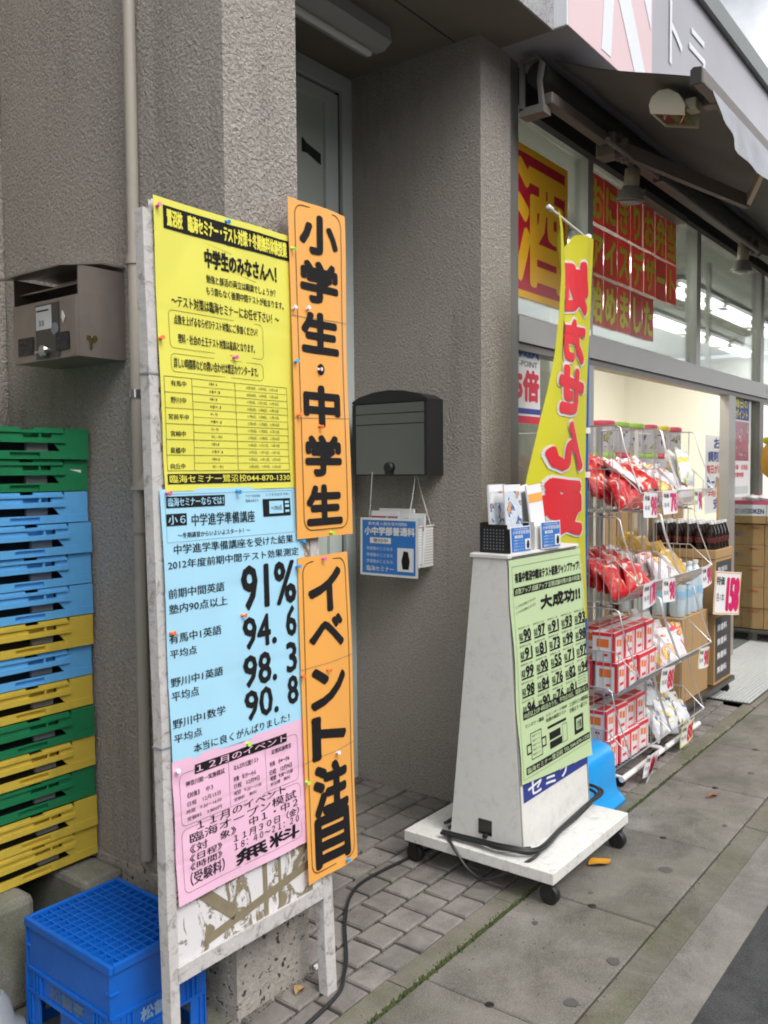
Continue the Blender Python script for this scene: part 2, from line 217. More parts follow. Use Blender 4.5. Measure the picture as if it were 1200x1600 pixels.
# ------------------------------------------------------------------ mesh helpers
class MB:
    def __init__(s): s.v = []; s.f = []; s.m = []; s.sm = []
    def add(s, v, f, mi=0, sm=False):
        k = len(s.v); s.v += [tuple(p) for p in v]; s.f += [tuple(i+k for i in q) for q in f]; s.m += [mi]*len(f); s.sm += [sm]*len(f); return s
    def box(s, x0, x1, y0, y1, z0, z1, mi=0, bev=0):
        if bev <= 0:
            v = [(x, y, z) for z in (z0, z1) for y in (y0, y1) for x in (x0, x1)]
            return s.add(v, [(0, 2, 3, 1), (4, 5, 7, 6), (0, 1, 5, 4), (2, 6, 7, 3), (0, 4, 6, 2), (1, 3, 7, 5)], mi)
        bm = bmesh.new(); bmesh.ops.create_cube(bm, size=1)
        for p in bm.verts: p.co = Vector(((x0+x1)/2+p.co.x*(x1-x0), (y0+y1)/2+p.co.y*(y1-y0), (z0+z1)/2+p.co.z*(z1-z0)))
        bmesh.ops.bevel(bm, geom=bm.edges[:], offset=bev, segments=2, profile=.5, affect='EDGES')
        s.bm(bm, mi); return s
    def bm(s, bm, mi=0, sm=False):
        bm.verts.index_update(); s.add([p.co[:] for p in bm.verts], [[q.index for q in f.verts] for f in bm.faces], mi, sm); bm.free()
    def quad(s, a, b, c, d, mi=0): return s.add([a, b, c, d], [(0, 1, 2, 3)], mi)
    def prism(s, pts, axis, a, b, mi=0):
        """extrude 2D polygon pts along axis from a to b. axis x: pts=(y,z), y: (x,z), z: (x,y)"""
        def P(p, t): return {'x': (t, p[0], p[1]), 'y': (p[0], t, p[1]), 'z': (p[0], p[1], t)}[axis]
        n = len(pts); v = [P(p, a) for p in pts]+[P(p, b) for p in pts]
        f = [tuple(range(n-1, -1, -1)), tuple(range(n, 2*n))]+[(i, (i+1) % n, n+(i+1) % n, n+i) for i in range(n)]
        return s.add(v, f, mi)
    def tube(s, path, r, n=6, mi=0, cap=True, sm=True):
        pts = [Vector(p) for p in path]; k = len(pts); rr = r if isinstance(r, (list, tuple)) else [r]*k
        v = []; ref = None
        for i, p in enumerate(pts):
            d = (pts[min(i+1, k-1)]-pts[max(i-1, 0)]).normalized()
            if ref is None: ref = Vector((0, 0, 1)) if abs(d.z) < .9 else Vector((1, 0, 0))
            a = d.cross(ref).normalized(); b = a.cross(d).normalized(); ref = b
            for j in range(n): v.append(p+a*(rr[i]*cos(2*pi*j/n))+b*(rr[i]*sin(2*pi*j/n)))
        f = [(i*n+j, i*n+(j+1) % n, (i+1)*n+(j+1) % n, (i+1)*n+j) for i in range(k-1) for j in range(n)]
        s.add(v, f, mi, sm)
        if cap: s.add(v[:n], [tuple(range(n-1, -1, -1))], mi); s.add(v[-n:], [tuple(range(n))], mi)
        return s
    def lathe(s, c, prof, n=16, axis=Vector((0, 0, 1)), mi=0, sm=True):
        """prof: list of (radius, distance along axis)"""
        axis = Vector(axis).normalized(); a = axis.orthogonal().normalized(); b = axis.cross(a); c = Vector(c)
        v = [c+axis*h+a*(r*cos(2*pi*j/n))+b*(r*sin(2*pi*j/n)) for r, h in prof for j in range(n)]
        f = [(i*n+j, i*n+(j+1) % n, (i+1)*n+(j+1) % n, (i+1)*n+j) for i in range(len(prof)-1) for j in range(n)]
        s.add(v, f, mi, sm); s.add(v[:n], [tuple(range(n-1, -1, -1))], mi); s.add(v[-n:], [tuple(range(n))], mi); return s
    def grid(s, fn, nu, nv, mi=0, thick=None, sm=True):
        v = [fn(i/nu, j/nv) for j in range(nv+1) for i in range(nu+1)]; w = nu+1
        f = [(j*w+i, j*w+i+1, (j+1)*w+i+1, (j+1)*w+i) for j in range(nv) for i in range(nu)]
        s.add(v, f, mi, sm)
        if thick:
            t = Vector(thick); v2 = [Vector(p)+t for p in v]; s.add(v2, [q[::-1] for q in f], mi, sm)
        return s
    def xf(s, m): s.v = [tuple(m @ Vector(p)) for p in s.v]; return s
    def mesh(s, name, mats):
        me = bpy.data.meshes.new(name); me.from_pydata(s.v, [], s.f)
        for q in (mats if isinstance(mats, (list, tuple)) else [mats]): me.materials.append(MC[q])
        me.polygons.foreach_set('material_index', s.m); me.polygons.foreach_set('use_smooth', s.sm); me.update(); return me
    def obj(s, name, mats, parent=None, **k): return place(name, s.mesh(name, mats), parent, **k)
def place(name, me, parent=None, loc=None, rot=None, label=None, cat=None, group=None, kind=None):
    o = bpy.data.objects.new(name, me); COL.objects.link(o)
    if parent is not None: o.parent = parent
    if loc is not None: o.location = loc
    if rot is not None: o.rotation_euler = rot
    if label: o['label'] = label
    if cat: o['category'] = cat
    if group: o['group'] = group
    if kind: o['kind'] = kind
    return o
def thing(name, label, cat, loc=(0, 0, 0), rot=(0, 0, 0), group=None): return place(name, None, None, loc, rot, label, cat, group)
def copy_thing(o, label, loc=None, rot=None, parent=None):
    c = o.copy(); COL.objects.link(c)
    if parent: c.parent = parent
    if label: c['label'] = label
    if loc is not None: c.location = loc
    if rot is not None: c.rotation_euler = rot
    for ch in list(o.children):
        copy_thing(ch, None, None, None, c)
    return c

# text -> flat triangles fitted to a rectangle, then mapped onto a surface
TC = bpy.data.curves.new('lettering_curve', 'FONT'); TC.resolution_u = 2; TO = bpy.data.objects.new('lettering_curve', TC)
_tc = {}
def glyphs(s, bold, em=False):
    if (s, bold, em) in _tc: return _tc[(s, bold, em)]
    TC.body = s; TC.offset = bold; me = bpy.data.meshes.new_from_object(TO)
    v = [(p.co.x, p.co.y) for p in me.vertices]; f = [tuple(p.vertices) for p in me.polygons]
    bpy.data.meshes.remove(me)
    xs = [p[0] for p in v]; ys = [p[1] for p in v]; x0, x1, y0, y1 = min(xs), max(xs), min(ys), max(ys)
    if em: x0, x1, y0, y1 = .03, .97, -.09, .85
    r = ([((p[0]-x0)/max(1e-6, x1-x0), (p[1]-y0)/max(1e-6, y1-y0)) for p in v], f); _tc[(s, bold, em)] = r; return r
def split_tris(v, f, mx):
    v = list(v); f = [t for q in f for t in [(q[0], q[i], q[i+1]) for i in range(1, len(q)-1)]]; cache = {}; out = []
    def mid(a, b):
        k = (min(a, b), max(a, b))
        if k not in cache: v.append(((v[a][0]+v[b][0])/2, (v[a][1]+v[b][1])/2)); cache[k] = len(v)-1
        return cache[k]
    while f:
        a, b, c = f.pop(); L = [((v[p][0]-v[q][0])**2+(v[p][1]-v[q][1])**2, p, q, r) for p, q, r in ((a, b, c), (b, c, a), (c, a, b))]; l, p, q, r = max(L)
        if l > mx*mx: m_ = mid(p, q); f += [(p, m_, r), (m_, q, r)]
        else: out.append((a, b, c))
    return v, out
def text(mb, s, x0, z0, x1, z1, fn, bold=.025, mi=0, mirror=False, vert=False, em=False, sub=0):
    """bold: stroke thickening as a fraction of the glyph height, made of shifted layers a hair apart"""
    if vert:
        n = len(s); h = (z1-z0)/n
        for i, ch in enumerate(s):
            if ch not in ' 　': text(mb, ch, x0, z1-(i+1)*h+h*.06, x1, z1-i*h-h*.06, fn, bold, mi, mirror)
        return
    v, f = glyphs(s, 0, em); h = z1-z0
    if sub:
        v, f = split_tris([(a*(x1-x0), b*(z1-z0)) for a, b in v], f, sub); v = [(a/(x1-x0), b/(z1-z0)) for a, b in v]
    if h < .009 or bold < .015: sh = [(0, 0)]
    elif h < .035: sh = [(0, 0), (h*.035, 0)]
    else:
        r = h*bold*.9; k = 8 if h < .2 else 12; sh = [(0, 0)]+[(r*cos(2*pi*j/k), r*sin(2*pi*j/k)) for j in range(k)]
        if bold > .06: sh += [(r*.5*cos(2*pi*j/6), r*.5*sin(2*pi*j/6)) for j in range(6)]
    sx = [q[0] for q in sh]; sz = [q[1] for q in sh]; X0, X1, Z0, Z1 = x0-min(sx), x1-max(sx), z0-min(sz), z1-max(sz)
    for i, (dx, dz) in enumerate(sh):
        P = []
        for a, b in v:
            p = fn(X0+dx+(X1-X0)*((1-a) if mirror else a), Z0+dz+(Z1-Z0)*b); P.append((p[0], p[1]-.00004*i, p[2]))
        mb.add(P, f, mi)
def rect(mb, x0, z0, x1, z1, fn, mi=0, nx=6, nz=1):
    mb.grid(lambda u, w: fn(x0+(x1-x0)*u, z0+(z1-z0)*w), nx, nz, mi)
def frame_lines(mb, x0, z0, x1, z1, fn, w=.0012, rad=0, mi=0):
    """outline drawn as thin strips, optionally with round corners"""
    if rad <= 0: pts = [(x0, z0), (x1, z0), (x1, z1), (x0, z1)]
    else:
        pts = []
        for cx, cz, a0 in ((x1-rad, z0+rad, -90), (x1-rad, z1-rad, 0), (x0+rad, z1-rad, 90), (x0+rad, z0+rad, 180)):
            for k in range(6): a = R(a0+k*18); pts.append((cx+rad*cos(a), cz+rad*sin(a)))
    n = len(pts)
    for i in range(n):
        a, b = Vector(pts[i]), Vector(pts[(i+1) % n]); d = (b-a).normalized(); q = Vector((-d.y, d.x))*w/2; k = max(1, int((b-a).length/.08))
        for j in range(k):
            p0 = a+(b-a)*j/k-d*w*.3; p1 = a+(b-a)*(j+1)/k+d*w*.3
            mb.add([fn(*(p0-q)), fn(*(p1-q)), fn(*(p1+q)), fn(*(p0+q))], [(0, 1, 2, 3)], mi)
def smooth(o, a=40):
    pass

# ================================================================== SETTING: ground
def st(name, mb, mats, **k): return mb.obj(name, mats, kind='structure', **k)
st('ground', MB().box(-40, 120, -60, 60, -.20, -.035), 'soil')
st('road', MB().box(-30, 110, -9, .718, -.034, -.012), 'asphalt')
g = MB(); g2 = MB()
for i in range(-4, 30):
    x = .05+i*1.8
    g.prism([(.862, -.03), (.862, -.008), (.955, -.002), (.955, -.03)], 'x', x, x+1.794)
    g2.prism([(.720, -.03), (.720, -.010), (.860, -.0065), (.860, -.03)], 'x', x, x+1.794)
gut = st('gutter', g2, 'gutter'); g.obj('gutter_edge', 'gutter_wet', gut)
pav = place('pavement', None, kind='structure')
def slab_mesh(w):
    m = MB(); bm = bmesh.new(); bmesh.ops.create_cube(bm, size=1)
    for p in bm.verts: p.co = Vector((w/2+p.co.x*w, 1.175+p.co.y*.422, -.03+p.co.z*.06))
    bmesh.ops.bevel(bm, geom=bm.edges[:], offset=.004, segments=1, affect='EDGES'); m.bm(bm); return m.mesh('slab', 'slab')
sm = slab_mesh(.6625)
for i in range(-3, 30): place('slab', sm, pav, loc=(.668*i, 0, random.uniform(-.0012, .0012)))
hole = MB().lathe((0, 0, 0), [(.014, 0), (.012, .0015)], 9).mesh('lifting_hole', 'black')
for i in range(0, 14): place('lifting_hole', hole, pav, loc=(.668*i-.003, 1.178, .0005), rot=(0, 0, i))
stain = []
for x, y, r in [(2.40, .993, .021), (2.141, 1.004, .02), (3.071, 1.075, .026), (2.46, 1.28, .012), (4.3, 1.1, .018), (3.6, 1.02, .012), (2.75, 1.22, .011)]:
    m = MB(); n = 12; pts = [(x+r*(1+.18*sin(3*a+x*9))*cos(a), y+r*.9*(1+.15*cos(2*a+x*7))*sin(a)) for a in [2*pi*k/n for k in range(n)]]
    m.prism(pts, 'z', .0004, .0012); stain.append(m)
mc = MB()
for m in stain: mc.add(m.v, m.f)
mk('gum', (.085, .082, .078), .7); st('ground_stains', mc, 'gum')
cb = place('kerb', None, kind='structure')
bmz = MB(); bmz.prism([(1.397, -.06), (1.397, -.004), (1.402, 0), (1.470, 0), (1.474, -.004), (1.474, -.06)], 'x', 0, .596)
bmsh = bmz.mesh('border_stone', 'border')
for i in range(-3, 34): place('border_stone', bmsh, cb, loc=(.6*i+.13, 0, random.uniform(-.001, .001)))
# moss creeping in the joint between slabs and border
ms = MB()
for k in range(1500):
    x = random.triangular(.9, 4.6, 1.7); 
    if random.random() < .25: x = random.uniform(.9, 5.5)
    y = 1.3915+random.gauss(0, .0035)*(1 if x > 2.6 else 1.7)
    s_ = random.uniform(.002, .0065); z = random.uniform(0, .003)
    a = random.uniform(0, 3.1)
    ms.add([(x+s_*cos(a), y+s_*sin(a), z-.004), (x+s_*cos(a+2.1), y+s_*sin(a+2.1), z-.004), (x+s_*cos(a+4.2), y+s_*sin(a+4.2), z-.004), (x, y, z+.003)], [(0, 1, 3), (1, 2, 3), (2, 0, 3)])
for k in range(600):
    row = random.choice([1.475, 1.5805, 1.6995, 1.6995, 1.8185]); x = random.uniform(.95, 3.0); y = row+random.gauss(0, .003)
    s_ = random.uniform(.002, .005); a = random.uniform(0, 3.1)
    ms.add([(x+s_*cos(a), y+s_*sin(a), -.014), (x+s_*cos(a+2.1), y+s_*sin(a+2.1), -.014), (x+s_*cos(a+4.2), y+s_*sin(a+4.2), -.014), (x, y, -.006)], [(0, 1, 3), (1, 2, 3), (2, 0, 3)])
mk('moss', (.06, .085, .022), .95, var=.4, vs=60); ms.obj('moss', 'moss', kind='stuff')
# pavers of the entrance and the strip along the shop
pv = place('paved_path', None, kind='structure')
def paver_mesh(l, w, seed):
    rnd = random.Random(seed); b = .004; h = .04
    lo = [(0, 0), (l, 0), (l, w), (0, w)]; j = lambda: rnd.uniform(-.0015, .0015)
    v = [(x+j(), y+j(), -h) for x, y in lo]; v += [(a[0], a[1], -.005) for a in v[:4]]
    v += [(b+j(), b+j(), j()), (l-b+j(), b+j(), j()), (l-b+j(), w-b+j(), j()), (b+j(), w-b+j(), j())]
    m = MB(); m.add(v, [(0, 1, 5, 4), (1, 2, 6, 5), (2, 3, 7, 6), (3, 0, 4, 7), (4, 5, 9, 8), (5, 6, 10, 9), (6, 7, 11, 10), (7, 4, 8, 11), (8, 9, 10, 11)])
    return m.mesh('paver', 'paver')
first = [paver_mesh(.1125, .0935, i) for i in range(3)]; rest = [paver_mesh(.1125, .1055, i+9) for i in range(5)]
rows = [1.479]+[1.5845+.1195*i for i in range(9)]
npv = 0
for ri, y in enumerate(rows):
    off = (0.043 if ri % 2 == 0 else -.018)+random.uniform(-.006, .006); i = 0
    while True:
        x = .95+off+i*.1245; i += 1
        if x > 5.46: break
        cx, cy = x+.058, y+.05
        if cx < 1.55 and cy > 1.70: 
            continue
        if 1.57 < cx < 1.80 and cy > 1.70: continue
        if 3.19 < cx < 3.40 and cy > 1.92: continue
        if cx >= 3.40 and cy > 1.93: continue
        if cx > 3.4 and cy > 1.75 and cx < 5.3: pass
        place('paver', random.choice(first if ri == 0 else rest), pv, loc=(x, y, random.uniform(-.002, .0015)), rot=(random.uniform(-.006, .006), random.uniform(-.006, .006), random.uniform(-.01, .01))); npv += 1
st('alley_floor', MB().box(.5, 1.549, 1.70, 2.72, -.034, -.006), 'concrete_block')
# sky backdrop is the world; the ribbed door mat of the shop
mt = MB()
for k in range(70):
    y0 = 1.437+k*.022
    mt.prism([(y0, .002), (y0+.004, .010), (y0+.016, .010), (y0+.020, .002)], 'x', 5.56, 9.4)
m_ = thing('door_mat', 'pale grey speckled ribbed mat lying before the open shop door', 'doormat')
mt.obj('rib_pile', 'mat_grey', m_, kind='stuff'); MB().box(5.55, 9.42, 1.430, 3.0, -.003, .004).obj('backing', 'rubber', m_)

# ================================================================== BUILDING
B = thing('stucco_building', 'rough grey stucco building with a deep entrance recess between two piers', 'building', (0, 0, 0))
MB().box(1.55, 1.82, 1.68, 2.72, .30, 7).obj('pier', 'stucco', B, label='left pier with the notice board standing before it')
MB().box(1.545, 1.826, 1.676, 2.73, -.06, .30).obj('plinth', 'plinth_concrete', B)
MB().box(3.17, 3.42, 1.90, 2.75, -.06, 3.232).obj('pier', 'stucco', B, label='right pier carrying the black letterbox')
MB().box(1.822, 3.33, 1.655, 2.75, 3.23, 3.40).obj('ceiling', 'soffit', B)
MB().box(1.822, 3.318, 1.64, 2.75, 3.402, 7).obj('upper_wall', 'fascia_stone', B)
MB().box(1.822, 3.318, 1.646, 1.6549, 3.226, 3.4015).obj('fascia', 'fascia_stone', B)
MB().box(1.83, 3.16, 2.78, 2.9, -.05, 3.3).obj('inner_wall', 'soffit', B)
g = MB()
for x in (2.784,): g.box(1.84, 3.165, 2.0175, 2.0205, 3.2265, 3.2295)
g.obj('ceiling_joint', 'awning_dark', B)
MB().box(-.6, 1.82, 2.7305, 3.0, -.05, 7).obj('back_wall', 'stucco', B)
nb = thing('neighbour_building', 'plain grey wall of the neighbouring building across the narrow gap', 'building', (0, 0, 0))
MB().box(-6, .45, 1.70, 2.72, -.05, 4.2).obj('wall', 'neighbour_wall', nb)

ob = thing('opposite_building', 'plain grey buildings across the street', 'building', (0, 0, 0))
MB().box(-14, 40, -17, -10, -.05, 6.5).obj('wall', 'opposite_wall', ob)
m = MB()
for i in range(16): place('window', MB().box(-12+i*3.2, -10.4+i*3.2, -9.998, -9.95, 3.2, 4.8).mesh('window', 'glass_dark'), ob)

# glazed door at the back of the recess
D = thing('entrance_door', 'tall aluminium door with frosted greenish glass at the back of the entrance', 'door', (2.5, 2.6, 0))
m = MB()
m.box(.60, .668, -.02, .05, 0, 3.225); m.box(-.67, .60, -.02, .05, 3.15, 3.225); m.box(-.67, -.61, -.02, .05, 0, 3.15)
m.obj('frame', 'alu_pale', D)
m = MB(); m.box(.50, .585, -.005, .04, 0, 3.135); m.box(-.6, .50, -.005, .04, 3.08, 3.135); m.box(-.6, .50, -.005, .04, 0, .14); m.box(-.605, -.55, -.005, .04, .14, 3.08)
m.obj('sash', 'alu_pale', D)
MB().box(.586, .600, .0, .05, 0, 3.15).obj('gap_seal', 'black', D)
MB().box(-.55, .50, .012, .02, .14, 3.08).obj('pane', 'door_film', D)
for x0, z0, w, r in ((.36, 2.83, .12, .10), (.20, 2.89, .11, .14), (.03, 2.96, .12, .1)):
    m = MB(); pts = [(0, 0), (w*.3, .006), (w, -.014), (w, .032), (w*.25, .045), (0, .06)]
    m.prism([(x0+a, z0+b-a*r) for a, b in pts], 'y', .006, .010); m.obj('black_tape', 'tape', D)
L = thing('ceiling_light_fixture', 'unlit grey strip light fixture fixed under the entrance ceiling', 'light fixture', (0, 0, 0))
m = MB(); m.prism([(2.16, 3.229), (2.15, 3.17), (2.19, 3.145), (2.28, 3.145), (2.32, 3.17), (2.31, 3.229)], 'x', 1.85, 2.90); m.obj('housing', 'fixture', L)
m = MB(); m.tube([(1.90, 2.235, 3.135), (2.86, 2.235, 3.135)], .014, 8); m.obj('lamp_tube', 'white_plastic', L); 
m = MB(); m.lathe((2.89, 2.235, 3.146), [(.008, 0), (.008, -.01)], 8); m.obj('screw', 'chrome', L)

# drain pipe on the gap wall
P = thing('drainpipe', 'thin beige drainpipe running down the stucco wall beside the steel letterbox', 'pipe', (1.527, 2.022, 0))
m = MB(); m.tube([(0, 0, .35), (0, 0, 1.0), (0, 0, 4.5)], .017, 12); m.obj('pipe', 'pipe', P)
for z in (2.02, 1.655, 1.28, 2.95):
    m = MB(); m.lathe((0, 0, z), [(.021, 0), (.021, .022)], 12); m.box(.0, .034, -.006, .006, z+.002, z+.02); m.obj('clamp', 'pipe' if z != 1.655 else 'chrome', P)
m = MB(); m.prism([(-.02, 1.40), (.05, 1.40), (.05, 1.50), (.03, 1.50)], 'y', -.07, .01); m.obj('hood', 'pipe', P)
C = thing('wall_cable', 'black cable hanging down the stucco wall behind the notice board post', 'cable')
m = MB(); m.tube([(1.536, 1.96, 1.42), (1.532, 1.955, 1.2), (1.535, 1.94, 1.0), (1.54, 1.90, .85), (1.54, 1.86, .8)], .007, 8); m.obj('cable_run', 'cable', C)
m = MB(); m.tube([(1.545, 1.97, .62), (1.545, 1.95, .5), (1.546, 1.92, .42)], .002, 5); m.obj('thin_wire', 'cable', C)

# ================================================================== SHOPFRONT
YG = 1.95
SF = thing('shopfront', 'aluminium and glass shopfront with an open doorway under a long transom', 'shopfront', (0, 0, 0))
def bx(n, mt_, x0, x1, y0, y1, z0, z1, par=SF, **k): return MB().box(x0, x1, y0, y1, z0, z1).obj(n, mt_, par, **k)
bx('jamb', 'alu_dark', 3.422, 3.50, 1.905, 1.985, 0, 3.23)
bx('head_board', 'awning_dark', 3.50, 11.2, 1.93, 1.99, 3.062, 3.75)
bx('head_rail', 'aluminium', 3.50, 11.2, 1.915, 1.985, 3.025, 3.06)
bx('transom', 'aluminium', 3.50, 11.2, 1.90, 2.00, 2.02, 2.135); bx('transom_lip', 'alu_dark', 3.50, 11.2, 1.915, 1.99, 1.985, 2.018)
for x0, x1 in ((4.255, 4.32), (5.99, 6.075), (7.62, 7.72), (9.4, 9.5)): bx('mullion', 'aluminium', x0, x1, 1.915, 1.985, 2.136, 3.024)
bx('jamb', 'aluminium', 4.275, 4.335, 1.915, 1.985, 0, 1.984); bx('jamb', 'aluminium', 6.76, 6.93, 1.915, 1.985, 0, 1.984); bx('jamb', 'alu_dark', 7.62, 7.74, 1.915, 1.985, 0, 1.984)
bx('sill', 'alu_dark', 3.50, 4.274, 1.92, 1.98, -.02, .08)
for x0, x1, z0, z1 in ((3.501, 4.254, 2.136, 3.024), (4.321, 5.989, 2.136, 3.024), (6.076, 7.619, 2.136, 3.024), (7.721, 9.399, 2.136, 3.024), (3.501, 4.274, .081, 1.984), (6.931, 7.619, .02, 1.984)):
    bx('pane', 'glass', x0, x1, 1.949, 1.954, z0, z1)
bx('inner_post', 'aluminium', 6.62, 6.66, 2.02, 2.05, 2.136, 2.95)
bx('header_seal', 'alu_dark', 4.90, 5.62, 1.86, 1.928, 2.985, 3.024)
# shop interior
I = thing('shop_interior', 'bright cream painted room of the shop seen through the glass and doorway', 'shop room')
def bi(n, mt_, *a, **k): return bx(n, mt_, *a, par=I, **k)
bi('floor', 'store_floor', 3.43, 13, 1.99, 5.6, -.03, -.004); bi('back_wall', 'store_wall', 3.43, 13, 5.2, 5.3, 0, 3.0)
bi('side_wall', 'store_wall', 3.43, 3.50, 1.99, 5.2, 0, 3.0); bi('side_wall', 'store_wall', 12.9, 13, 1.99, 5.2, 0, 3.0); bi('ceiling', 'store_ceiling', 3.43, 13, 1.992, 5.2, 3.061, 3.13)
bi('roof', 'awning_dark', 3.40, 13, 1.992, 5.6, 3.6, 3.7)
bi('wall_column', 'store_wall', 8.0, 8.5, 4.0, 5.2, 0, 3.05); bi('partition', 'store_wall', 5.2, 7.7, 4.2, 4.3, 0, 3.05)
bi('side_wall', 'awning_dark', 3.33, 3.43, 2.76, 5.6, -.05, 3.6)
for j, yy in enumerate((2.58, 3.3)):
    for i, xx in enumerate((3.9, 5.4, 7.4, 8.75, 10.1, 11.5)):
        T = thing('fluorescent_light', 'glowing strip light in the shop, %s row, %s from the pier' % (['front', 'rear'][j], ['first', 'second', 'third', 'fourth', 'fifth', 'sixth'][i]), 'strip light', (xx, yy, 3.06), group='lit strip lights in the shop')
        m = MB(); m.box(0, 1.25, -.095, .095, -.035, -.002); m.prism([(-.04, -.046), (.04, -.046), (.0, -.075)], 'x', 0, 1.25); m.obj('housing', 'fixture', T)
        for s_ in (-1, 1):
            m = MB(); m.tube([(.03, s_*.07, -.068), (1.22, s_*.07, -.068)], .014, 8); m.obj('tube', 'tube', T)
        ld = bpy.data.lights.new('tube_glow', 'AREA'); ld.shape = 'RECTANGLE'; ld.size = 1.2; ld.size_y = .2; ld.energy = 8; ld.color = (1, .96, .88)
        lo = bpy.data.objects.new('tube_glow', ld); COL.objects.link(lo); lo.parent = T; lo.location = (.62, 0, -.10)
# shop sign
SG = thing('shop_sign', 'long glossy sign box over the awning with a pink square and white katakana', 'shop sign')
bx('sign_box', 'sign_grey', 3.334, 14, 1.592, 1.925, 3.232, 3.985, par=SG)
bx('end_panel', 'sign_white', 3.320, 3.3325, 1.588, 1.90, 3.232, 3.985, par=SG)
bx('sign_rim', 'sign_rim', 3.31, 14, 1.56, 1.93, 3.988, 4.10, par=SG)
MB().box(3.336, 4.26, 1.5885, 1.5915, 3.234, 3.984).obj('pink_panel', 'sign_pink', SG)
def fs(x, z): return (x, 1.5868, z)
m = MB()
m.prism([(3.36, 3.98), (3.47, 3.98), (3.50, 3.78), (3.60, 3.66), (3.72, 3.60), (3.72, 3.50), (3.55, 3.50), (3.42, 3.62), (3.36, 3.80)], 'y', 1.586, 1.588)
m.prism([(3.74, 3.98), (3.84, 3.98), (3.90, 3.72), (4.22, 3.26), (4.06, 3.26), (3.80, 3.60), (3.76, 3.26), (3.66, 3.26), (3.70, 3.60)], 'y', 1.586, 1.588)
m.prism([(4.04, 3.98), (4.14, 3.98), (4.24, 3.74), (4.24, 3.56), (4.16, 3.66)], 'y', 1.586, 1.588)
m.obj('emblem', 'sign_white', SG)
m = MB(); text(m, 'トラ', 4.50, 3.50, 5.08, 3.82, fs, .01); m.obj('lettering', 'sign_white', SG)

# ------------------------------------------------------------------ awning
A = thing('retractable_awning', 'half open retractable awning of grimy grey cloth over the shopfront', 'awning')
XA, XB = 3.5, 10.5
def cl(u, v):
    x = XA+(XB-XA)*u; y = 1.74-.60*v; return (x, y, 3.205-.245*v-.028*sin(pi*v)*(1+.4*sin(x*3.1))-.006*sin(x*11+v*5))
MB().grid(cl, 60, 8, thick=(0, 0, .004)).obj('cloth', 'awning_cloth', A)
m = MB(); m.tube([(XA-.02, 1.80, 3.15), (XB, 1.80, 3.15)], .052, 16); m.obj('roller', 'awning_dark', A)
m = MB(); m.box(XA-.03, XB, 1.725, 1.775, 3.005, 3.055, bev=.006); m.obj('torsion_bar', 'awning_metal', A)
m = MB(); m.box(XA-.005, XB, 1.100, 1.142, 2.930, 2.992, bev=.006); m.obj('front_bar', 'awning_metal', A)
m = MB(); m.prism([(1.105, 2.93), (1.147, 2.93), (1.147, 2.985), (1.135, 2.995), (1.105, 2.99)], 'x', XA-.016, XA-.006); m.obj('end_cap', 'awning_dark', A)
m = MB()
P_ = lambda pts, xa=3.43, xb=3.452: m.prism(pts, 'x', xa, xb)
P_([(1.845, 2.99), (1.862, 2.99), (1.862, 3.205), (1.845, 3.205)]); P_([(1.765, 3.188), (1.8449, 3.188), (1.8449, 3.205), (1.775, 3.205)]); P_([(1.748, 3.17), (1.765, 3.188), (1.778, 3.10), (1.762, 3.10)][::-1]); P_([(1.762, 3.0999), (1.778, 3.0999), (1.768, 3.0), (1.75, 3.0)]); P_([(1.748, 2.965), (1.862, 2.965), (1.862, 2.9999), (1.748, 2.9999)], 3.43, 3.50)
m.obj('wall_bracket', 'alu_dark', A)
for xs in (4.13, 6.55, 8.95):
    m = MB(); m.box(xs-.05, xs+.05, 1.70, 1.80, 2.955, 3.07, bev=.01); m.box(xs-.015, xs+.03, 1.66, 1.72, 2.94, 3.02, bev=.006); m.tube([(xs+.02, 1.68, 2.93), (xs+.02, 1.68, 3.04)], .02, 8); m.obj('shoulder', 'awning_metal', A)
    sh, el, hd = Vector((xs+.02, 1.68, 2.985)), Vector((xs+.82, 1.32, 2.86)), Vector((xs+.50, 1.145, 2.955))
    for nm, p, q, r in (('upper_arm', sh, el, .026), ('forearm', el, hd, .02)):
        d = (q-p).normalized(); sd_ = d.cross(Vector((0, 0, 1))).normalized()*r*.6; upv = sd_.cross(d).normalized()*r*1.3
        m = MB(); v = [p+sd_+upv, p-sd_+upv, p-sd_-upv, p+sd_-upv]; v += [a+(q-p) for a in v]
        m.add(v, [(3, 2, 1, 0), (4, 5, 6, 7), (0, 1, 5, 4), (1, 2, 6, 5), (2, 3, 7, 6), (3, 0, 4, 7)]); m.obj(nm, 'awning_metal' if nm == 'upper_arm' else 'lamp_cream', A)
m = MB(); m.tube([(3.9, 1.66, 2.96), (6.5, 1.66, 2.95)], .014, 8); m.box(4.55, 4.62, 1.635, 1.685, 2.935, 2.985); m.obj('crank_rail', 'awning_metal', A)
# valance: thin vinyl flap, bunched at its near end
def vl(u, v):
    x = XA+.10+(XB-XA-.10)*u; dr = .13+.08*min(1, (x-3.55)/1.0)+.010*sin(x*3.3)
    return (x, 1.098+(.018*sin(x*8+v*1.5)+.007*sin(x*23))*v-.035*v, 2.940-dr*v)
MB().grid(vl, 150, 6, thick=(0, .0015, 0)).obj('valance', 'valance', A)
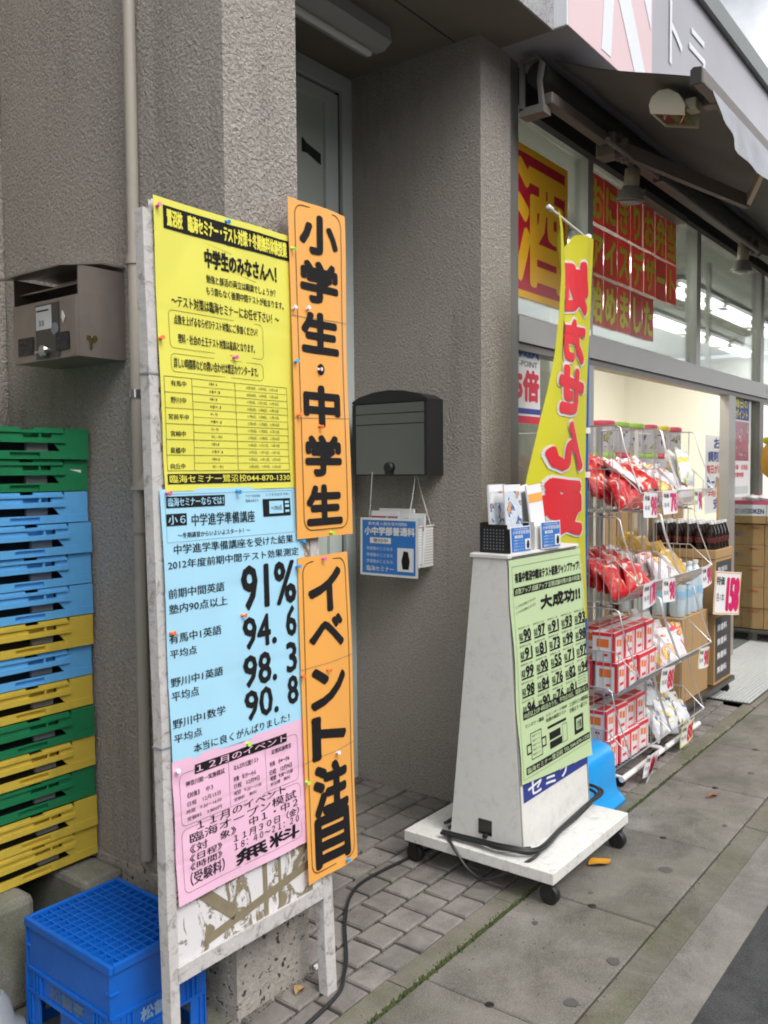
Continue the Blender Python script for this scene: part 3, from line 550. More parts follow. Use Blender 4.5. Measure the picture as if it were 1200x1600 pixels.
# floodlight and two cone lamps
F = thing('floodlight', 'cream box floodlight with a quarter round side hanging under the awning', 'lamp', (3.58, 1.275, 2.905))
pr = [(-.075, -.045), (.065, -.005), (.072, .03), (.060, .060), (.030, .078), (-.01, .075), (-.05, .045), (-.075, .0)]
inn = [(-.070, -.040), (.058, -.003), (.065, .028), (.054, .054), (.027, .071), (-.008, .068), (-.046, .040), (-.070, .0)]
m = MB(); m.prism(pr, 'x', 0, .006); m.prism(pr, 'x', .174, .18)
for i in range(1, 7):
    a, b_, c, d = pr[i], pr[i+1], inn[i+1], inn[i]; m.prism([a, b_, c, d], 'x', .0061, .1739)
m.obj('lamp_body', 'lamp_cream', F)
m = MB(); m.prism([(-.068, -.036), (.056, -.001), (.056, .001), (-.068, -.034)], 'x', .008, .172); m.obj('lens', 'glass', F)
m = MB(); m.prism([(-.06, -.015), (.05, .012), (.045, .05), (-.035, .045)], 'x', .010, .012); m.tube([(.04, 0, .0), (.14, 0, .0)], .013, 10); m.obj('bulb', 'white_plastic', F)
m = MB(); m.box(.03, .15, .0, .03, .072, .078); m.tube([(.17, -.03, .05), (.17, -.11, .06)], .009, 8); m.box(.13, .20, -.165, -.10, .02, .07, bev=.008); m.obj('yoke', 'awning_metal', F)
m = MB(); m.box(.06, .13, -.10, -.055, -.005, .045, bev=.008); m.obj('ballast', 'lamp_cream', F)
for x, lb, ex in ((4.36, 'tan cone lamp hanging from the awning bar above the red and yellow letter sheets', 0), (6.38, 'tan cone lamp hanging from the awning bar beyond the lettered window', 1)):
    T = thing('cone_lamp', lb, 'lamp', (x, 1.72, 2.97), (R(8), R(-6), 0), group='cone lamps under the awning')
    m = MB(); m.tube([(0, 0, .05), (0, 0, .0)], .012, 8); m.box(-.03, .03, -.02, .02, -.0, .03, bev=.005); m.obj('mount', 'awning_metal', T)
    m = MB(); m.lathe((0, 0, 0), [(.026, 0), (.038, -.008), (.040, -.085), (.038, -.09)], 20); m.obj('lamp_neck', 'lamp_tan', T); m = MB(); m.lathe((0, 0, -.0905), [(.040, 0), (.046, -.012), (.074, -.062), (.074, -.072)], 20); m.obj('lamp_shade', 'alu_dark', T)
    m = MB(); m.lathe((0, 0, -.166), [(.054, 0), (.045, -.012), (.01, -.018)], 18); m.obj('bulb', 'lamp_glass', T)

# posters and letter sheets behind the glass
W1 = thing('liquor_poster', 'large dark red window poster with one huge gold character beside the pier', 'poster', (3.525, 1.944, 2.235))
m = MB(); m.box(0, .555, 0, .002, 0, .69); m.obj('paper', 'poster_gold', W1)
m = MB(); m.box(.035, .52, -.0012, 0, .035, .655); m.obj('red_field', 'poster_red', W1)
m = MB(); text(m, '酒', .0, .06, .52, .63, lambda x, z: (x, -.0022, z), .035); m.obj('lettering', 'poster_gold', W1)
SH = {'r1': (2.745, 3.005, ['お', 'こ', 'ざ', 'い', 'お', '弁', '当'], 4.335), 'r2': (2.485, 2.735, ['ア', 'イ', 'ス', 'デ', 'ザ', 'ー', 'ト'], 4.335), 'r3': (2.215, 2.475, ['始', 'め', 'ま', 'し', 'た'], 4.335)}
SH['r1'] = (2.745, 3.005, ['お', 'に', 'ぎ', 'り', 'お', '弁', '当'], 4.335)
rn = {'r1': 'top', 'r2': 'middle', 'r3': 'bottom'}
for rk, (z0, z1, chs, xs) in SH.items():
    for i, ch in enumerate(chs):
        x = xs+i*.188+(.012 if (rk != 'r3' and i >= 4) else 0)+random.uniform(-.003, .003)
        if rk == 'r2' and i >= 3: x += .012
        T = thing('letter_sheet', 'red sheet with yellow %s, %s from the left in the %s row of the shop window' % (ch, ['first', 'second', 'third', 'fourth', 'fifth', 'sixth', 'seventh'][i], rn[rk]), 'letter sheet', (x, 1.9435, z0+random.uniform(-.003, .003)), (0, R(random.uniform(-1, 1)), 0), group='lettered red sheets in the window')
        m = MB(); m.box(0, .178, 0, .0015, 0, z1-z0-.008); m.obj('paper', 'sheet_red', T)
        m = MB(); text(m, ch, .006, .010, .172, z1-z0-.020, lambda a, c: (a, -.001, c), .035, em=True); m.obj('lettering', 'sheet_lime', T)
T = thing('points_poster', 'small white window poster with blue and red puffy lettering left of the banner', 'poster', (3.525, 1.944, 1.66))
m = MB(); m.box(0, .26, 0, .0015, 0, .41); m.obj('paper', 'paper_white', T)
fp = lambda x, z: (x, -.001, z)
m = MB(); text(m, '毎週火', .01, .30, .25, .40, fp, .05); m.obj('lettering', 'basket_blue', T)
m = MB(); text(m, 'T-POINT', .02, .262, .23, .288, fp, .02); m.obj('lettering', 'black', T)
m = MB(); text(m, '5倍', .01, .10, .25, .25, fp, .06); rect(m, 0, .0, .26, .035, fp); m.obj('lettering', 'print_red', T)
m = MB(); rect(m, 0, .045, .26, .07, fp); m.obj('print_band', 'print_blue', T)
T = thing('door_flyer', 'blue, pink and yellow flyer column pasted on the glass door leaf', 'poster', (6.96, 1.944, 1.22))
m = MB(); m.box(0, .50, 0, .0015, 0, .78); m.obj('paper', 'paper_white', T)
m = MB(); rect(m, .03, .60, .44, .78, fp); m.obj('print_band', 'print_blue', T)
m = MB(); text(m, '毎日の', .06, .69, .40, .77, lambda a, b: (a, -.002, b), .04); text(m, 'ポイント', .06, .61, .40, .68, lambda a, b: (a, -.002, b), .04); m.obj('lettering', 'print_yellow', T)
m = MB(); rect(m, .03, .28, .44, .585, fp); m.obj('print_photo', 'flyer_mix', T)
m = MB(); text(m, 'お薬・日用品', .04, .21, .42, .25, fp, .03); text(m, '営業時間', .04, .15, .3, .19, fp, .02); m.obj('lettering', 'print_red', T)
m = MB(); rect(m, .03, .02, .44, .08, fp); m.obj('print_band', 'alu_pale', T)

# ================================================================== NOTICE BOARD
YB, KB = 1.555, .039
NB = thing('notice_board', 'weathered white wooden notice board on two posts leaning on the left pier', 'notice board')
def post(x0, x1, xt0, xt1, z1, seed):
    rnd = random.Random(seed); m = MB(); n = 14; v = []
    for i in range(n+1):
        z = z1*i/n; a = x0+(xt0-x0)*i/n+rnd.uniform(-.0012, .0012); b = x1+(xt1-x1)*i/n+rnd.uniform(-.0012, .0012); y = YB+KB*z
        v += [(a, y+rnd.uniform(-.001, .001), z), (b, y, z), (b, y+.030, z), (a, y+.030, z)]
    f = [(i*4+j, i*4+(j+1) % 4, (i+1)*4+(j+1) % 4, (i+1)*4+j) for i in range(n) for j in range(4)]
    m.add(v, f+[(3, 2, 1, 0), (n*4, n*4+1, n*4+2, n*4+3)]); return m
post(1.236, 1.262, 1.262, 1.288, 2.045, 1).obj('post', 'post_paint', NB); post(1.766, 1.806, 1.776, 1.806, 2.10, 2).obj('post', 'post_paint', NB)
fb = lambda d: (lambda x, z: (x, YB+KB*z-d, z))
m = MB()
def pan(u, v):
    z = .300+1.77*v; x0 = 1.263+.026*v; x1 = 1.766+.010*v
    return (x0+(x1-x0)*u, YB+KB*z+.004, z)
m.grid(pan, 8, 20, thick=(0, .010, 0), sm=False); m.quad(pan(0, 0), (pan(0, 0)[0], pan(0, 0)[1]+.01, .30), (pan(1, 0)[0], pan(1, 0)[1]+.01, .30), pan(1, 0)); m.obj('panel', 'peeling_paint', NB)
m = MB(); m.box(1.262, 1.766, YB+KB*.3-.004, YB+KB*.3+.0035, .276, .314); m.obj('bottom_rail', 'post_paint', NB)
m = MB()
for xx, za, zb, w in ((1.545, .31, .49, .016), (1.60, .31, .49, .011)): m.add([fb(-.0028)(xx, za), fb(-.0028)(xx+w, za), fb(-.0028)(xx+w, zb), fb(-.0028)(xx, zb)], [(0, 1, 2, 3)])
for a, b, w in (((1.33, .47), (1.45, .36), .03), ((1.35, .335), (1.76, .395), .022), ((1.44, .455), (1.545, .475), .02), ((1.66, .40), (1.74, .47), .018)):
    d = Vector((b[0]-a[0], b[1]-a[1])).normalized(); q = Vector((-d.y, d.x))*w/2
    m.add([fb(-.0026)(a[0]-q.x, a[1]-q.y), fb(-.0026)(b[0]-q.x, b[1]-q.y), fb(-.0026)(b[0]+q.x, b[1]+q.y), fb(-.0026)(a[0]+q.x, a[1]+q.y)], [(0, 1, 2, 3)])
mk('tape_residue', (.24, .20, .13), .5, var=.25, vs=40, grime=.3); m.obj('tape_residue', 'tape_residue', NB)
for z in (1.37+.30, .82):
    m = MB(); x_ = 1.236+.026*z/2.045; m.box(x_-.002, x_+.027, YB+KB*z-.0020, YB+KB*z+.032, z, z+.004); m.obj('wire_tie', 'grey_plastic', NB)
def poster_fn(x0, x1, z0, z1, base=0.0, amp=.0026, seed=0):
    def fn(x, z, d=0.0):
        u = (x-x0)/(x1-x0); w = (z-z0)/(z1-z0)
        b = amp*(sin(u*5+seed)*sin(w*9+seed*2)+.5*sin(u*13+w*4+seed))-.0015*min(1, abs(u-.5)*2)**3
        crease = .0016*math.exp(-((u-.5)/.012)**2)+.0012*math.exp(-((w-.62)/.008)**2)+.0012*math.exp(-((w-.28)/.008)**2)
        return (x, YB+KB*z-.0035-base-abs(b)*1.0-amp+crease-d, z)
    return fn
def poster(name, label, quad, matn, entries, seed, inkm='ink', revm=None, base=0.0, extra=None, cat='poster'):
    (x0, x1, z0, z1) = quad; P0 = poster_fn(x0, x1, z0, z1, base, seed=seed)
    T = thing(name, label, cat)
    MB().grid(lambda u, w: P0(x0+(x1-x0)*u, z0+(z1-z0)*w), 40, 60, thick=(0, .0004, 0)).obj('paper', matn, T)
    ink = MB(); rev = MB(); f1 = lambda x, z: P0(x, z, .0013); f2 = lambda x, z: P0(x, z, .0022)
    for e in entries:
        if len(e) > 5:
            pad = (e[3]-e[1])*.22; rect(ink, e[0]-pad, e[1]-pad*.7, e[2]+pad, e[3]+pad*.7, f1, nx=12, nz=2); text(rev, e[4], e[0], e[1], e[2], e[3], f2, .03)
        else:
            h = e[3]-e[1]; text(ink, e[4], e[0], e[1], e[2], e[3], f1, (.036 if h > .07 else .04) if h > .012 else .01)
    if extra: extra(ink, rev, f1, f2)
    ink.obj('lettering', inkm, T)
    if rev.v: rev.obj('reversed_lettering', revm or matn, T)
    return T, P0
YT = [(1.318, 2.012, 1.717, 2.052, '鷺沼校　臨海セミナー・テスト対策＋冬期無料体験授業', 1), (1.430, 1.938, 1.676, 1.985, '中学生のみなさんへ！'), (1.432, 1.902, 1.669, 1.922, '勉強と部活の両立は順調でしょうか？'),
(1.430, 1.873, 1.696, 1.893, 'もう間もなく後期中間テストが始まります。'), (1.325, 1.831, 1.677, 1.858, '〜テスト対策は臨海セミナーにお任せ下さい！〜'), (1.330, 1.791, 1.595, 1.813, '点数を上げるならぜひテスト対策にご参加ください！'),
(1.339, 1.748, 1.584, 1.770, '理科・社会の土王テスト対策は最高となります。'), (1.322, 1.689, 1.594, 1.713, '詳しい時間帯などの問い合わせは鷺沼カウンターまで。'), (1.310, 1.647, 1.355, 1.660, '有馬中'), (1.308, 1.608, 1.352, 1.622, '野川中'),
(1.300, 1.570, 1.358, 1.583, '宮前平中'), (1.305, 1.531, 1.348, 1.544, '宮崎中'), (1.303, 1.492, 1.346, 1.506, '東橘中'), (1.301, 1.456, 1.344, 1.469, '向丘中'), (1.295, 1.424, 1.691, 1.442, '臨海セミナー鷺沼校044-870-1330', 1)]
def yex(ink, rev, f1, f2):
    zt, zb = 1.668, 1.452
    for k in range(7): z = zt+(zb-zt)*k/6; rect(ink, 1.292, z-.0005, 1.694, z+.0005, f1, nx=10)
    for k in range(6): z = zt+(zb-zt)*(k+.5)/6; rect(ink, 1.372, z-.0004, 1.694, z+.0004, f1, nx=8)
    for x in (1.292, 1.372, 1.512, 1.694): rect(ink, x-.0005, zb, x+.0005, zt, f1, nx=1, nz=10)
    for k in range(12):
        z = zt+(zb-zt)*(k+.5)/12
        text(ink, random.choice(['中1', '中2・中3', '中3', '中1・中2']), 1.428, z-.004, 1.452+.01*(k % 2), z+.004, f1, .01)
        text(ink, random.choice(['11月5日、11月12日、11月19日', '11月6日、11月8日、11月15日', '10月30日、11月9日、11月16日']), 1.55, z-.0038, 1.66, z+.0038, f1, .005)
    frame_lines(ink, 1.315, 1.735, 1.615, 1.822, f1, .0009, .012); frame_lines(ink, 1.315, 1.680, 1.612, 1.722, f1, .0009, .012)
    for i in range(5): ink.add([f1(1.41+.01*i, 2.0-.012*i), f1(1.52+.02*i, 1.985-.014*i), f1(1.52+.02*i, 1.9858-.014*i)], [(0, 1, 2)])
PY, fY = poster('yellow_poster', 'bright yellow poster with black lettering and timetable, topmost on the notice board', (1.283, 1.740, 1.405, 2.074), 'paper_yellow', YT, 1, revm='print_yellow', extra=yex)
BT = [(1.288, 1.370, 1.455, 1.390, '臨海セミナーならでは！', 1), (1.286, 1.329, 1.336, 1.350, '小６', 1), (1.355, 1.322, 1.559, 1.351, '中学進学準備講座'), (1.313, 1.296, 1.541, 1.309, '〜冬期講習からいよいよスタート！〜'),
(1.298, 1.260, 1.694, 1.282, '中学進学準備講座を受けた結果'), (1.278, 1.226, 1.712, 1.247, '2012年度前期中間テスト効果測定'), (1.276, 1.160, 1.448, 1.182, '前期中間英語'), (1.276, 1.125, 1.456, 1.147, '塾内90点以上'), (1.503, 1.101, 1.699, 1.215, '91%'),
(1.274, 1.057, 1.432, 1.079, '有馬中1英語'), (1.275, 1.023, 1.354, 1.043, '平均点'), (1.500, 1.004, 1.62, 1.086, '94.'), (1.655, 1.014, 1.697, 1.096, '6'), (1.274, .957, 1.432, .979, '野川中1英語'), (1.274, .925, 1.354, .947, '平均点'), (1.497, .909, 1.616, .991, '98.'), (1.651, .919, 1.693, 1.0, '3'),
(1.273, .862, 1.433, .884, '野川中1数学'), (1.274, .829, 1.358, .849, '平均点'), (1.498, .826, 1.617, .902, '90.'), (1.651, .834, 1.693, .911, '8'), (1.330, .793, 1.655, .814, '本当に良くがんばりました！'), (1.531, 1.384, 1.582, 1.391, 'テストで点を取る'), (1.531, 1.372, 1.575, 1.379, '勉強の見える'), (1.602, 1.386, 1.687, 1.393, 'こうなるおすすめ！')]
def bex(ink, rev, f1, f2):
    rect(ink, 1.590, 1.333, 1.690, 1.378, f1, nx=4); rect(rev, 1.612, 1.340, 1.662, 1.372, f2, nx=3); text(ink, '+100点', 1.618, 1.348, 1.656, 1.362, lambda x, z: fB_(x, z, .003), .01)
    for z in (1.345, 1.358, 1.368): rect(rev, 1.669, z-.003, 1.684, z+.003, f2, nx=2)
    frame_lines(ink, 1.280, 1.288, 1.700, 1.398, f1, .0006)
fB_ = poster_fn(1.268, 1.728, .782, 1.410, .0006, seed=2.3)
PB, fB = poster('pale_blue_poster', 'pale blue poster with large black scores 91% and 94.6, middle of the notice board', (1.268, 1.728, .782, 1.410), 'paper_blue', BT, 2.3, base=.0006, extra=bex)
PT = [(1.335, .746, 1.635, .763, '１２月のイベント', 1), (1.303, .721, 1.422, .734, '神奈川統一実施模試'), (1.305, .694, 1.382, .707, '《対象》　中３'), (1.304, .675, 1.405, .686, '日程　12月15日'), (1.301, .658, 1.408, .668, '時間　9:30〜16:00'), (1.302, .641, 1.407, .651, '受験料　3,800円'),
(1.452, .718, 1.536, .731, 'なんだの公開テスト'), (1.450, .690, 1.523, .703, '対象　年少〜小６'), (1.451, .673, 1.534, .685, '日程　12月9日'), (1.450, .656, 1.541, .667, '時間　9:30〜11:00'), (1.449, .642, 1.523, .651, '受験料　無料'), (1.582, .723, 1.656, .736, '定期実施教室'),
(1.574, .693, 1.647, .706, '対象　小4〜小6'), (1.572, .672, 1.655, .685, '日程　12月9日'), (1.574, .656, 1.659, .669, '時間　9:30〜11:00'), (1.573, .643, 1.648, .653, '参加費　無料'), (1.331, .612, 1.628, .632, '１１月のイベント'), (1.307, .588, 1.665, .610, '臨海オープン模試'),
(1.305, .564, 1.451, .584, '《対　象》'), (1.495, .566, 1.669, .587, '中１・中２'), (1.304, .544, 1.404, .561, '《日程》'), (1.442, .543, 1.672, .563, '１１月３０日（金）'), (1.305, .524, 1.403, .541, '《時間》'), (1.443, .524, 1.671, .541, '１８：４０〜２１：２０'), (1.304, .489, 1.410, .520, '（受験料）'), (1.446, .483, 1.672, .520, '無料')]
def pex(ink, rev, f1, f2):
    frame_lines(ink, 1.285, .633, 1.680, .755, f1, .0008, .015); frame_lines(ink, 1.285, .478, 1.682, .625, f1, .0008, .015)
    for x in (1.436, 1.560): rect(ink, x-.0004, .635, x+.0004, .745, f1, nx=1, nz=4)
PP, fP = poster('pink_poster', 'pink poster announcing November and December events, lowest on the notice board', (1.266, 1.704, .456, .788), 'paper_pink', PT, 4.1, base=.0012, extra=pex)
def pin(T, fn, x, z, c):
    p = fn(x, z, 0); m = MB(); a = Vector((random.uniform(-.4, .4), -1, random.uniform(-.3, .4)))
    m.lathe(p, [(.0045, .001), (.0045, .004), (.0022, .0055), (.0025, .010), (.0055, .0125), (.0055, .0145)], 8, a); m.obj('push_pin', 'pin_'+c, T)
for x, z, c in ((1.292, 2.050, 'pink'), (1.506, 2.064, 'blue'), (1.288, 1.752, 'orange'), (1.512, 1.732, 'pink')): pin(PY, fY, x, z, c)
for x, z, c in ((1.285, 1.402, 'pink'), (1.502, 1.402, 'blue'), (1.278, 1.083, 'orange'), (1.500, 1.093, 'orange'), (1.722, 1.262, 'blue')): pin(PB, fB, x, z, c)
for x, z, c in ((1.278, .765, 'white'), (1.502, .772, 'green')): pin(PP, fP, x, z, c)
def banner(label, quad, skew, chars, frame, seed, pins, seams):
    x0, x1, z0, z1 = quad
    def fn(x, z, d=0):
        u = (x-x0)/(x1-x0); w = (z-z0)/(z1-z0)
        y = YB+KB*z-.0165-.004*sin(w*7+seed)*u+.026*max(0, u-.45)**2*(1+.5*sin(w*5+seed))-.003*sin(u*7+w*3+seed)
        xx = x+skew*(w-1)
        return (xx, y-d, z+(.012*(1-u) if w > .99 else 0)*0)
    T = thing('orange_banner', label, 'banner')
    MB().grid(lambda u, w: fn(x0+(x1-x0)*u, z0+(z1-z0)*w), 24, 70, thick=(0, .0005, 0)).obj('paper', 'paper_orange', T)
    f1 = lambda x, z: fn(x, z, .0016); ink = MB()
    for ch, za, zb, xa, xb in chars: text(ink, ch, xa, za, xb, zb, f1, .06, sub=.04)
    frame_lines(ink, *frame, f1, .0022, .03)
    ink.obj('lettering', 'ink', T)
    for z in seams:
        m = MB(); rect(m, x0, z-.0012, x1, z+.0012, lambda x, zz: fn(x, zz+.006*(x-x0)/.2, .0009), nx=12); m.obj('paper_seam', 'carton', T)
    for x, z, c in pins: pin(T, fn, x, z, c)
    return T, fn
c1 = [('小', 2.040, 2.150), ('学', 1.908, 2.024), ('生', 1.770, 1.884), ('・', 1.665, 1.790), ('中', 1.568, 1.684), ('学', 1.434, 1.548), ('生', 1.300, 1.412)]
L1 = [(c, a, b, 1.764-.001*i, 1.920-.001*i) for i, (c, a, b) in enumerate(c1)]
L1[3] = ('・', 1.712, 1.744, 1.824, 1.854)
B1, fn1 = banner('tall orange banner lettered 小学生・中学生, upper one on the right post of the notice board', (1.722, 1.962, 1.268, 2.176), .020, L1, (1.748, 1.289, 1.937, 2.165), .6, [(1.730, 2.040, 'green'), (1.730, 1.878, 'white'), (1.79, 1.886, 'white'), (1.732, 1.738, 'blue'), (1.828, 1.727, 'white'), (1.733, 1.597, 'orange'), (1.825, 1.572, 'orange'), (1.86, 1.278, 'green')], (1.862, 1.590))
c2 = [('イ', 1.062, 1.182), ('ベ', .960, 1.052), ('ン', .799, .914), ('ト', .662, .782), ('注', .505, .650), ('目', .368, .508)]
B2, fn2 = banner('tall orange banner lettered イベント注目, lower one on the right post of the notice board', (1.704, 1.922, .343, 1.218), .012, [(c, a, b, 1.736, 1.884) for c, a, b in c2], (1.720, .362, 1.906, 1.204), 2.6, [(1.70, 1.196, 'blue'), (1.80, 1.210, 'pink'), (1.706, .905, 'orange'), (1.80, .905, 'orange'), (1.835, .665, 'white'), (1.708, .62, 'green'), (1.86, .357, 'blue')], (.918, .668))

# ================================================================== LETTERBOX, left
LB = thing('steel_letterbox', 'brown steel letterbox with open flap and stickers on the gap wall', 'letterbox', (1.55, 2.095, 1.765))
# local: x from -0.153 (front) to 0 (wall), y 0 (near side) to .32, z 0..0.25
m = MB(); m.box(-.150, -.002, .0, .004, .0, .245); m.box(-.150, -.002, .318, .322, 0, .245); m.box(-.150, -.002, .004, .318, 0, .004); m.box(-.006, -.002, .004, .318, .004, .245); m.box(-.130, -.0065, .004, .318, .200, .204)
m.obj('case', 'steel_brown', LB)
m = MB(); m.box(-.1545, -.1505, .002, .32, .0, .165); m.box(-.158, -.1548, .004, .03, .004, .160); m.obj('front_panel', 'steel_brown', LB)
m = MB(); m.prism([(-.002, .262), (-.08, .262), (-.205, .236), (-.205, .232), (-.08, .257), (-.002, .256)][::-1], 'y', -.004, .326); m.obj('flap_lid', 'steel_brown', LB)
m = MB(); m.box(-.157, -.1552, .085, .20, .003, .155); m.obj('dark_plate', 'steel_dark', LB)
m = MB(); m.box(-.1585, -.1572, .12, .195, .085, .150); m.obj('sticker', 'paper_white', LB)
m = MB(); rect(m, -.19, .135, -.13, .139, lambda a, z: (-.1592, -a, z)); text(m, '33', -.18, .095, -.155, .11, lambda a, z: (-.1592, -a, z)); m.obj('lettering', 'ink', LB)
m = MB(); m.lathe((-.1572, .105, .083), [(.017, 0), (.017, -.001)], 16, (1, 0, 0)); m.obj('sticker', 'grey_plastic', LB)
m = MB(); m.prism([(.062, .095), (.072, .110), (.066, .128), (.054, .110)], 'x', -.1585, -.1572); m.obj('sticker', 'paper_white', LB)
m = MB(); m.box(-.1585, -.1572, .04, .10, .02, .07); m.obj('window_slot', 'glass_dark', LB)
m = MB(); m.box(-.1585, -.1572, .215, .29, .02, .07); m.obj('window_slot', 'glass_dark', LB)
m = MB(); m.lathe((-.158, .155, .025), [(.018, 0), (.018, -.008), (.014, -.012)], 14, (1, 0, 0)); m.box(-.175, -.158, .13, .18, .018, .024); m.obj('latch', 'chrome', LB)
m = MB(); m.box(-.128, -.104, -.002, 0, .045, .057); m.lathe((-.105, 0, .05), [(.009, 0), (.009, -.005)], 10, (0, 1, 0)); m.prism([(-.120, .045), (-.110, .045), (-.112, .02), (-.118, .02)], 'y', -.0045, -.002); m.obj('lock', 'brass', LB)

# ================================================================== BREAD CRATES
def crate_parts(col):
    W_, Hc = .60, .0885
    m = MB()
    def fr(r0, r1, z0, z1, y=0, t=.005): m.box(-r1, -r0, y, y+t, z0, z1)
    for mir in (0, 1):
        g_ = (lambda r: r) if not mir else (lambda r: W_-r)
        def F_(a, b, z0, z1, y=0, t=.005):
            a, b = g_(a), g_(b); a, b = min(a, b), max(a, b); m.box(-b, -a, y, y+t, z0, z1)
        F_(0, .076, .023, Hc); 
        pts = [(.076, .023), (.092, .023), (.112, .046), (.076, .046)]; pts = [(-g_(a), b) for a, b in pts]
        if not mir: pts = pts[::-1]
        m.prism(pts, 'y', 0, .005)
        F_(.0761, .30, .046, .060, -.006, .011); F_(.0761, .118, .060, .074, -.001, .006); F_(.152, .158, .060, .074, -.004, .006); F_(.205, .30, .060, .074, -.001, .006)
        F_(.082, .30, .074, .082, -.006, .010); F_(.085, .175, .082, .0885, -.003, .006); F_(.215, .30, .082, .0885, -.003, .006)
    m.box(-W_, 0, -.002, .005, 0, .0055); m.box(-W_, 0, -.002, .005, .0186, .0229); m.box(-.155, 0, -.002, .005, .0055, .0186); m.box(-.355, -.245, -.002, .005, .0055, .0186); m.box(-W_, -.445, -.002, .005, .0055, .0186); m.box(-.46, -.14, .0052, .008, .004, .02)
    m.box(-W_, 0, .395, .40, 0, Hc-.004); m.box(-.005, 0, .0051, .3949, 0, Hc); m.box(-W_, -W_+.005, .0051, .3949, 0, Hc); m.box(-W_+.006, -.006, .006, .394, .006, .010)
    d = MB(); d.box(-.52, -.08, .030, .034, .012, .0845)  # added near-black sheet: paints the shade seen through the crate slots
    d.box(-.40, -.20, -.0035, -.0022, .004, .016) if False else None
    k = MB(); k.box(-.48, -.12, .012, .016, .047, .080)
    n = MB(); n.box(-.186, -.122, .014, .026, .0232, .046)
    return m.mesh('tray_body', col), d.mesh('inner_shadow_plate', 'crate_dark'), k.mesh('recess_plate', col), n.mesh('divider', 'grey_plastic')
CM = {c: crate_parts('crate_'+c) for c in ('green', 'blue', 'yellow')}
order = ['green', 'green', 'blue', 'blue', 'blue', 'blue', 'yellow', 'blue', 'yellow', 'green', 'yellow', 'green', 'yellow', 'yellow']
ordn = ['topmost', 'second from the top', 'third from the top', 'fourth from the top', 'fifth from the top', 'sixth from the top', 'seventh from the top', 'eighth from the top', 'ninth from the top', 'tenth from the top', 'eleventh from the top', 'third from the bottom', 'second from the bottom', 'lowest']
for i, c in enumerate(order):
    z = .300+.0914*(13-i)
    cn = {'green': 'dark green', 'blue': 'sky blue', 'yellow': 'mustard yellow'}[c]
    T = thing('bread_crate', '%s flat bread crate, %s of the tall stack by the wall' % (cn, ordn[i]), 'crate', (1.535+random.uniform(-.004, .003)+.00*i, 2.268+random.uniform(-.006, .006), z), (0, 0, R(random.uniform(-1, 1))), 'bread crates stacked beside the wall')
    a = CM[c]
    place('tray_body', a[0], T); place('inner_shadow_panel', a[1], T); place('recess_plate', a[2], T); place('divider', a[3], T); place('divider', a[3], T, loc=(-.29, 0, 0))
    if i == 1: MB().prism([(-.06, .062), (-.022, .052), (-.022, .060)][::-1], 'y', -.0012, -.0002).obj('torn_label', 'paper_white', T)
m = MB(); m.box(1.41, 1.543, 2.15, 2.70, -.006, .285, bev=.018); m.obj('concrete_block', 'concrete_block', None, label='mossy concrete block under the right end of the crate stack', cat='concrete block')
m = MB(); m.box(.86, 1.285, 2.19, 2.70, -.006, .297, bev=.02); m.obj('concrete_block', 'concrete_block', None, label='concrete block under the left part of the crate stack', cat='concrete block')

# ================================================================== BLUE MILK CRATE
K = thing('milk_crate', 'bright blue plastic crate turned upside down with a grid top', 'crate', (1.185, 1.715, -.004), (0, 0, R(-1.5)))
w, d, h = .285, .385, .302
def kb(n, *a, mt_='milk_blue', bev=0): return MB().box(*a, bev=bev).obj(n, mt_, K)
m = MB()
for a in (0, w-.012): m.box(a, a+.012, 0, d, h-.024, h, bev=.004)
for a in (0, d-.012): m.box(.0121, w-.0121, a, a+.012, h-.024, h, bev=.004)
m.obj('top_rim', 'milk_blue', K)
m = MB()
for i in range(1, 13): y = .012+(d-.024)*i/13; m.box(.014, w-.014, y-.0022, y+.0022, h-.016, h-.004)
for i in range(1, 10): x = .012+(w-.024)*i/10; m.box(x-.0022, x+.0022, .014, d-.014, h-.0165, h-.0045)
for i in range(13):
    for j in range(10):
        x = .012+(w-.024)*(j+.5)/10; y = .012+(d-.024)*(i+.5)/13
        m.box(x-.010, x+.010, y-.0012, y+.0012, h-.020, h-.009)
m.obj('grid_top', 'milk_blue', K)
m = MB(); m.box(.016, w-.016, .016, d-.016, h-.20, h-.19); m.obj('inner_floor', 'milk_blue', K)
def side(L_, P):
    """one side wall in a local frame: P(a, b, z0, z1, t0, t1) adds a box along the side, t outwards"""
    P(0.002, L_-.002, h-.125, h-.025, 0, .004)
    P(0.002, L_-.002, h-.133, h-.1255, -.005, .004)
    P(.02, L_-.02, h-.185, h-.136, 0, .003)
    P(.002, L_-.002, h-.193, h-.1855, -.005, .004)
    P(.0, .05, 0, h-.134, -.0015, .004); P(L_-.05, L_, 0, h-.134, -.0015, .004); P(L_*.5-.035, L_*.5+.035, 0, h-.196, 0, .004)
    P(.002, L_-.002, .0, .03, -.003, .004)
    for q in (.03, .045, L_-.033, L_-.048, .06, L_-.063): P(q, q+.004, h-.185, h-.136, -.006, 0)
    for q in (.004, .02, L_-.024, L_-.008): P(q, q+.004, .03, h-.196, -.006, 0)
m = MB()
side(w, lambda a, b, z0, z1, t0, t1: m.box(a, b, t0+.006, t1+.006, z0, z1)); m.obj('side_wall', 'milk_blue', K); m = MB(); side(w, lambda a, b, z0, z1, t0, t1: m.box(a, b, d-.006-t1, d-.006-t0, z0, z1)); m.obj('side_wall', 'milk_blue', K)
m = MB()
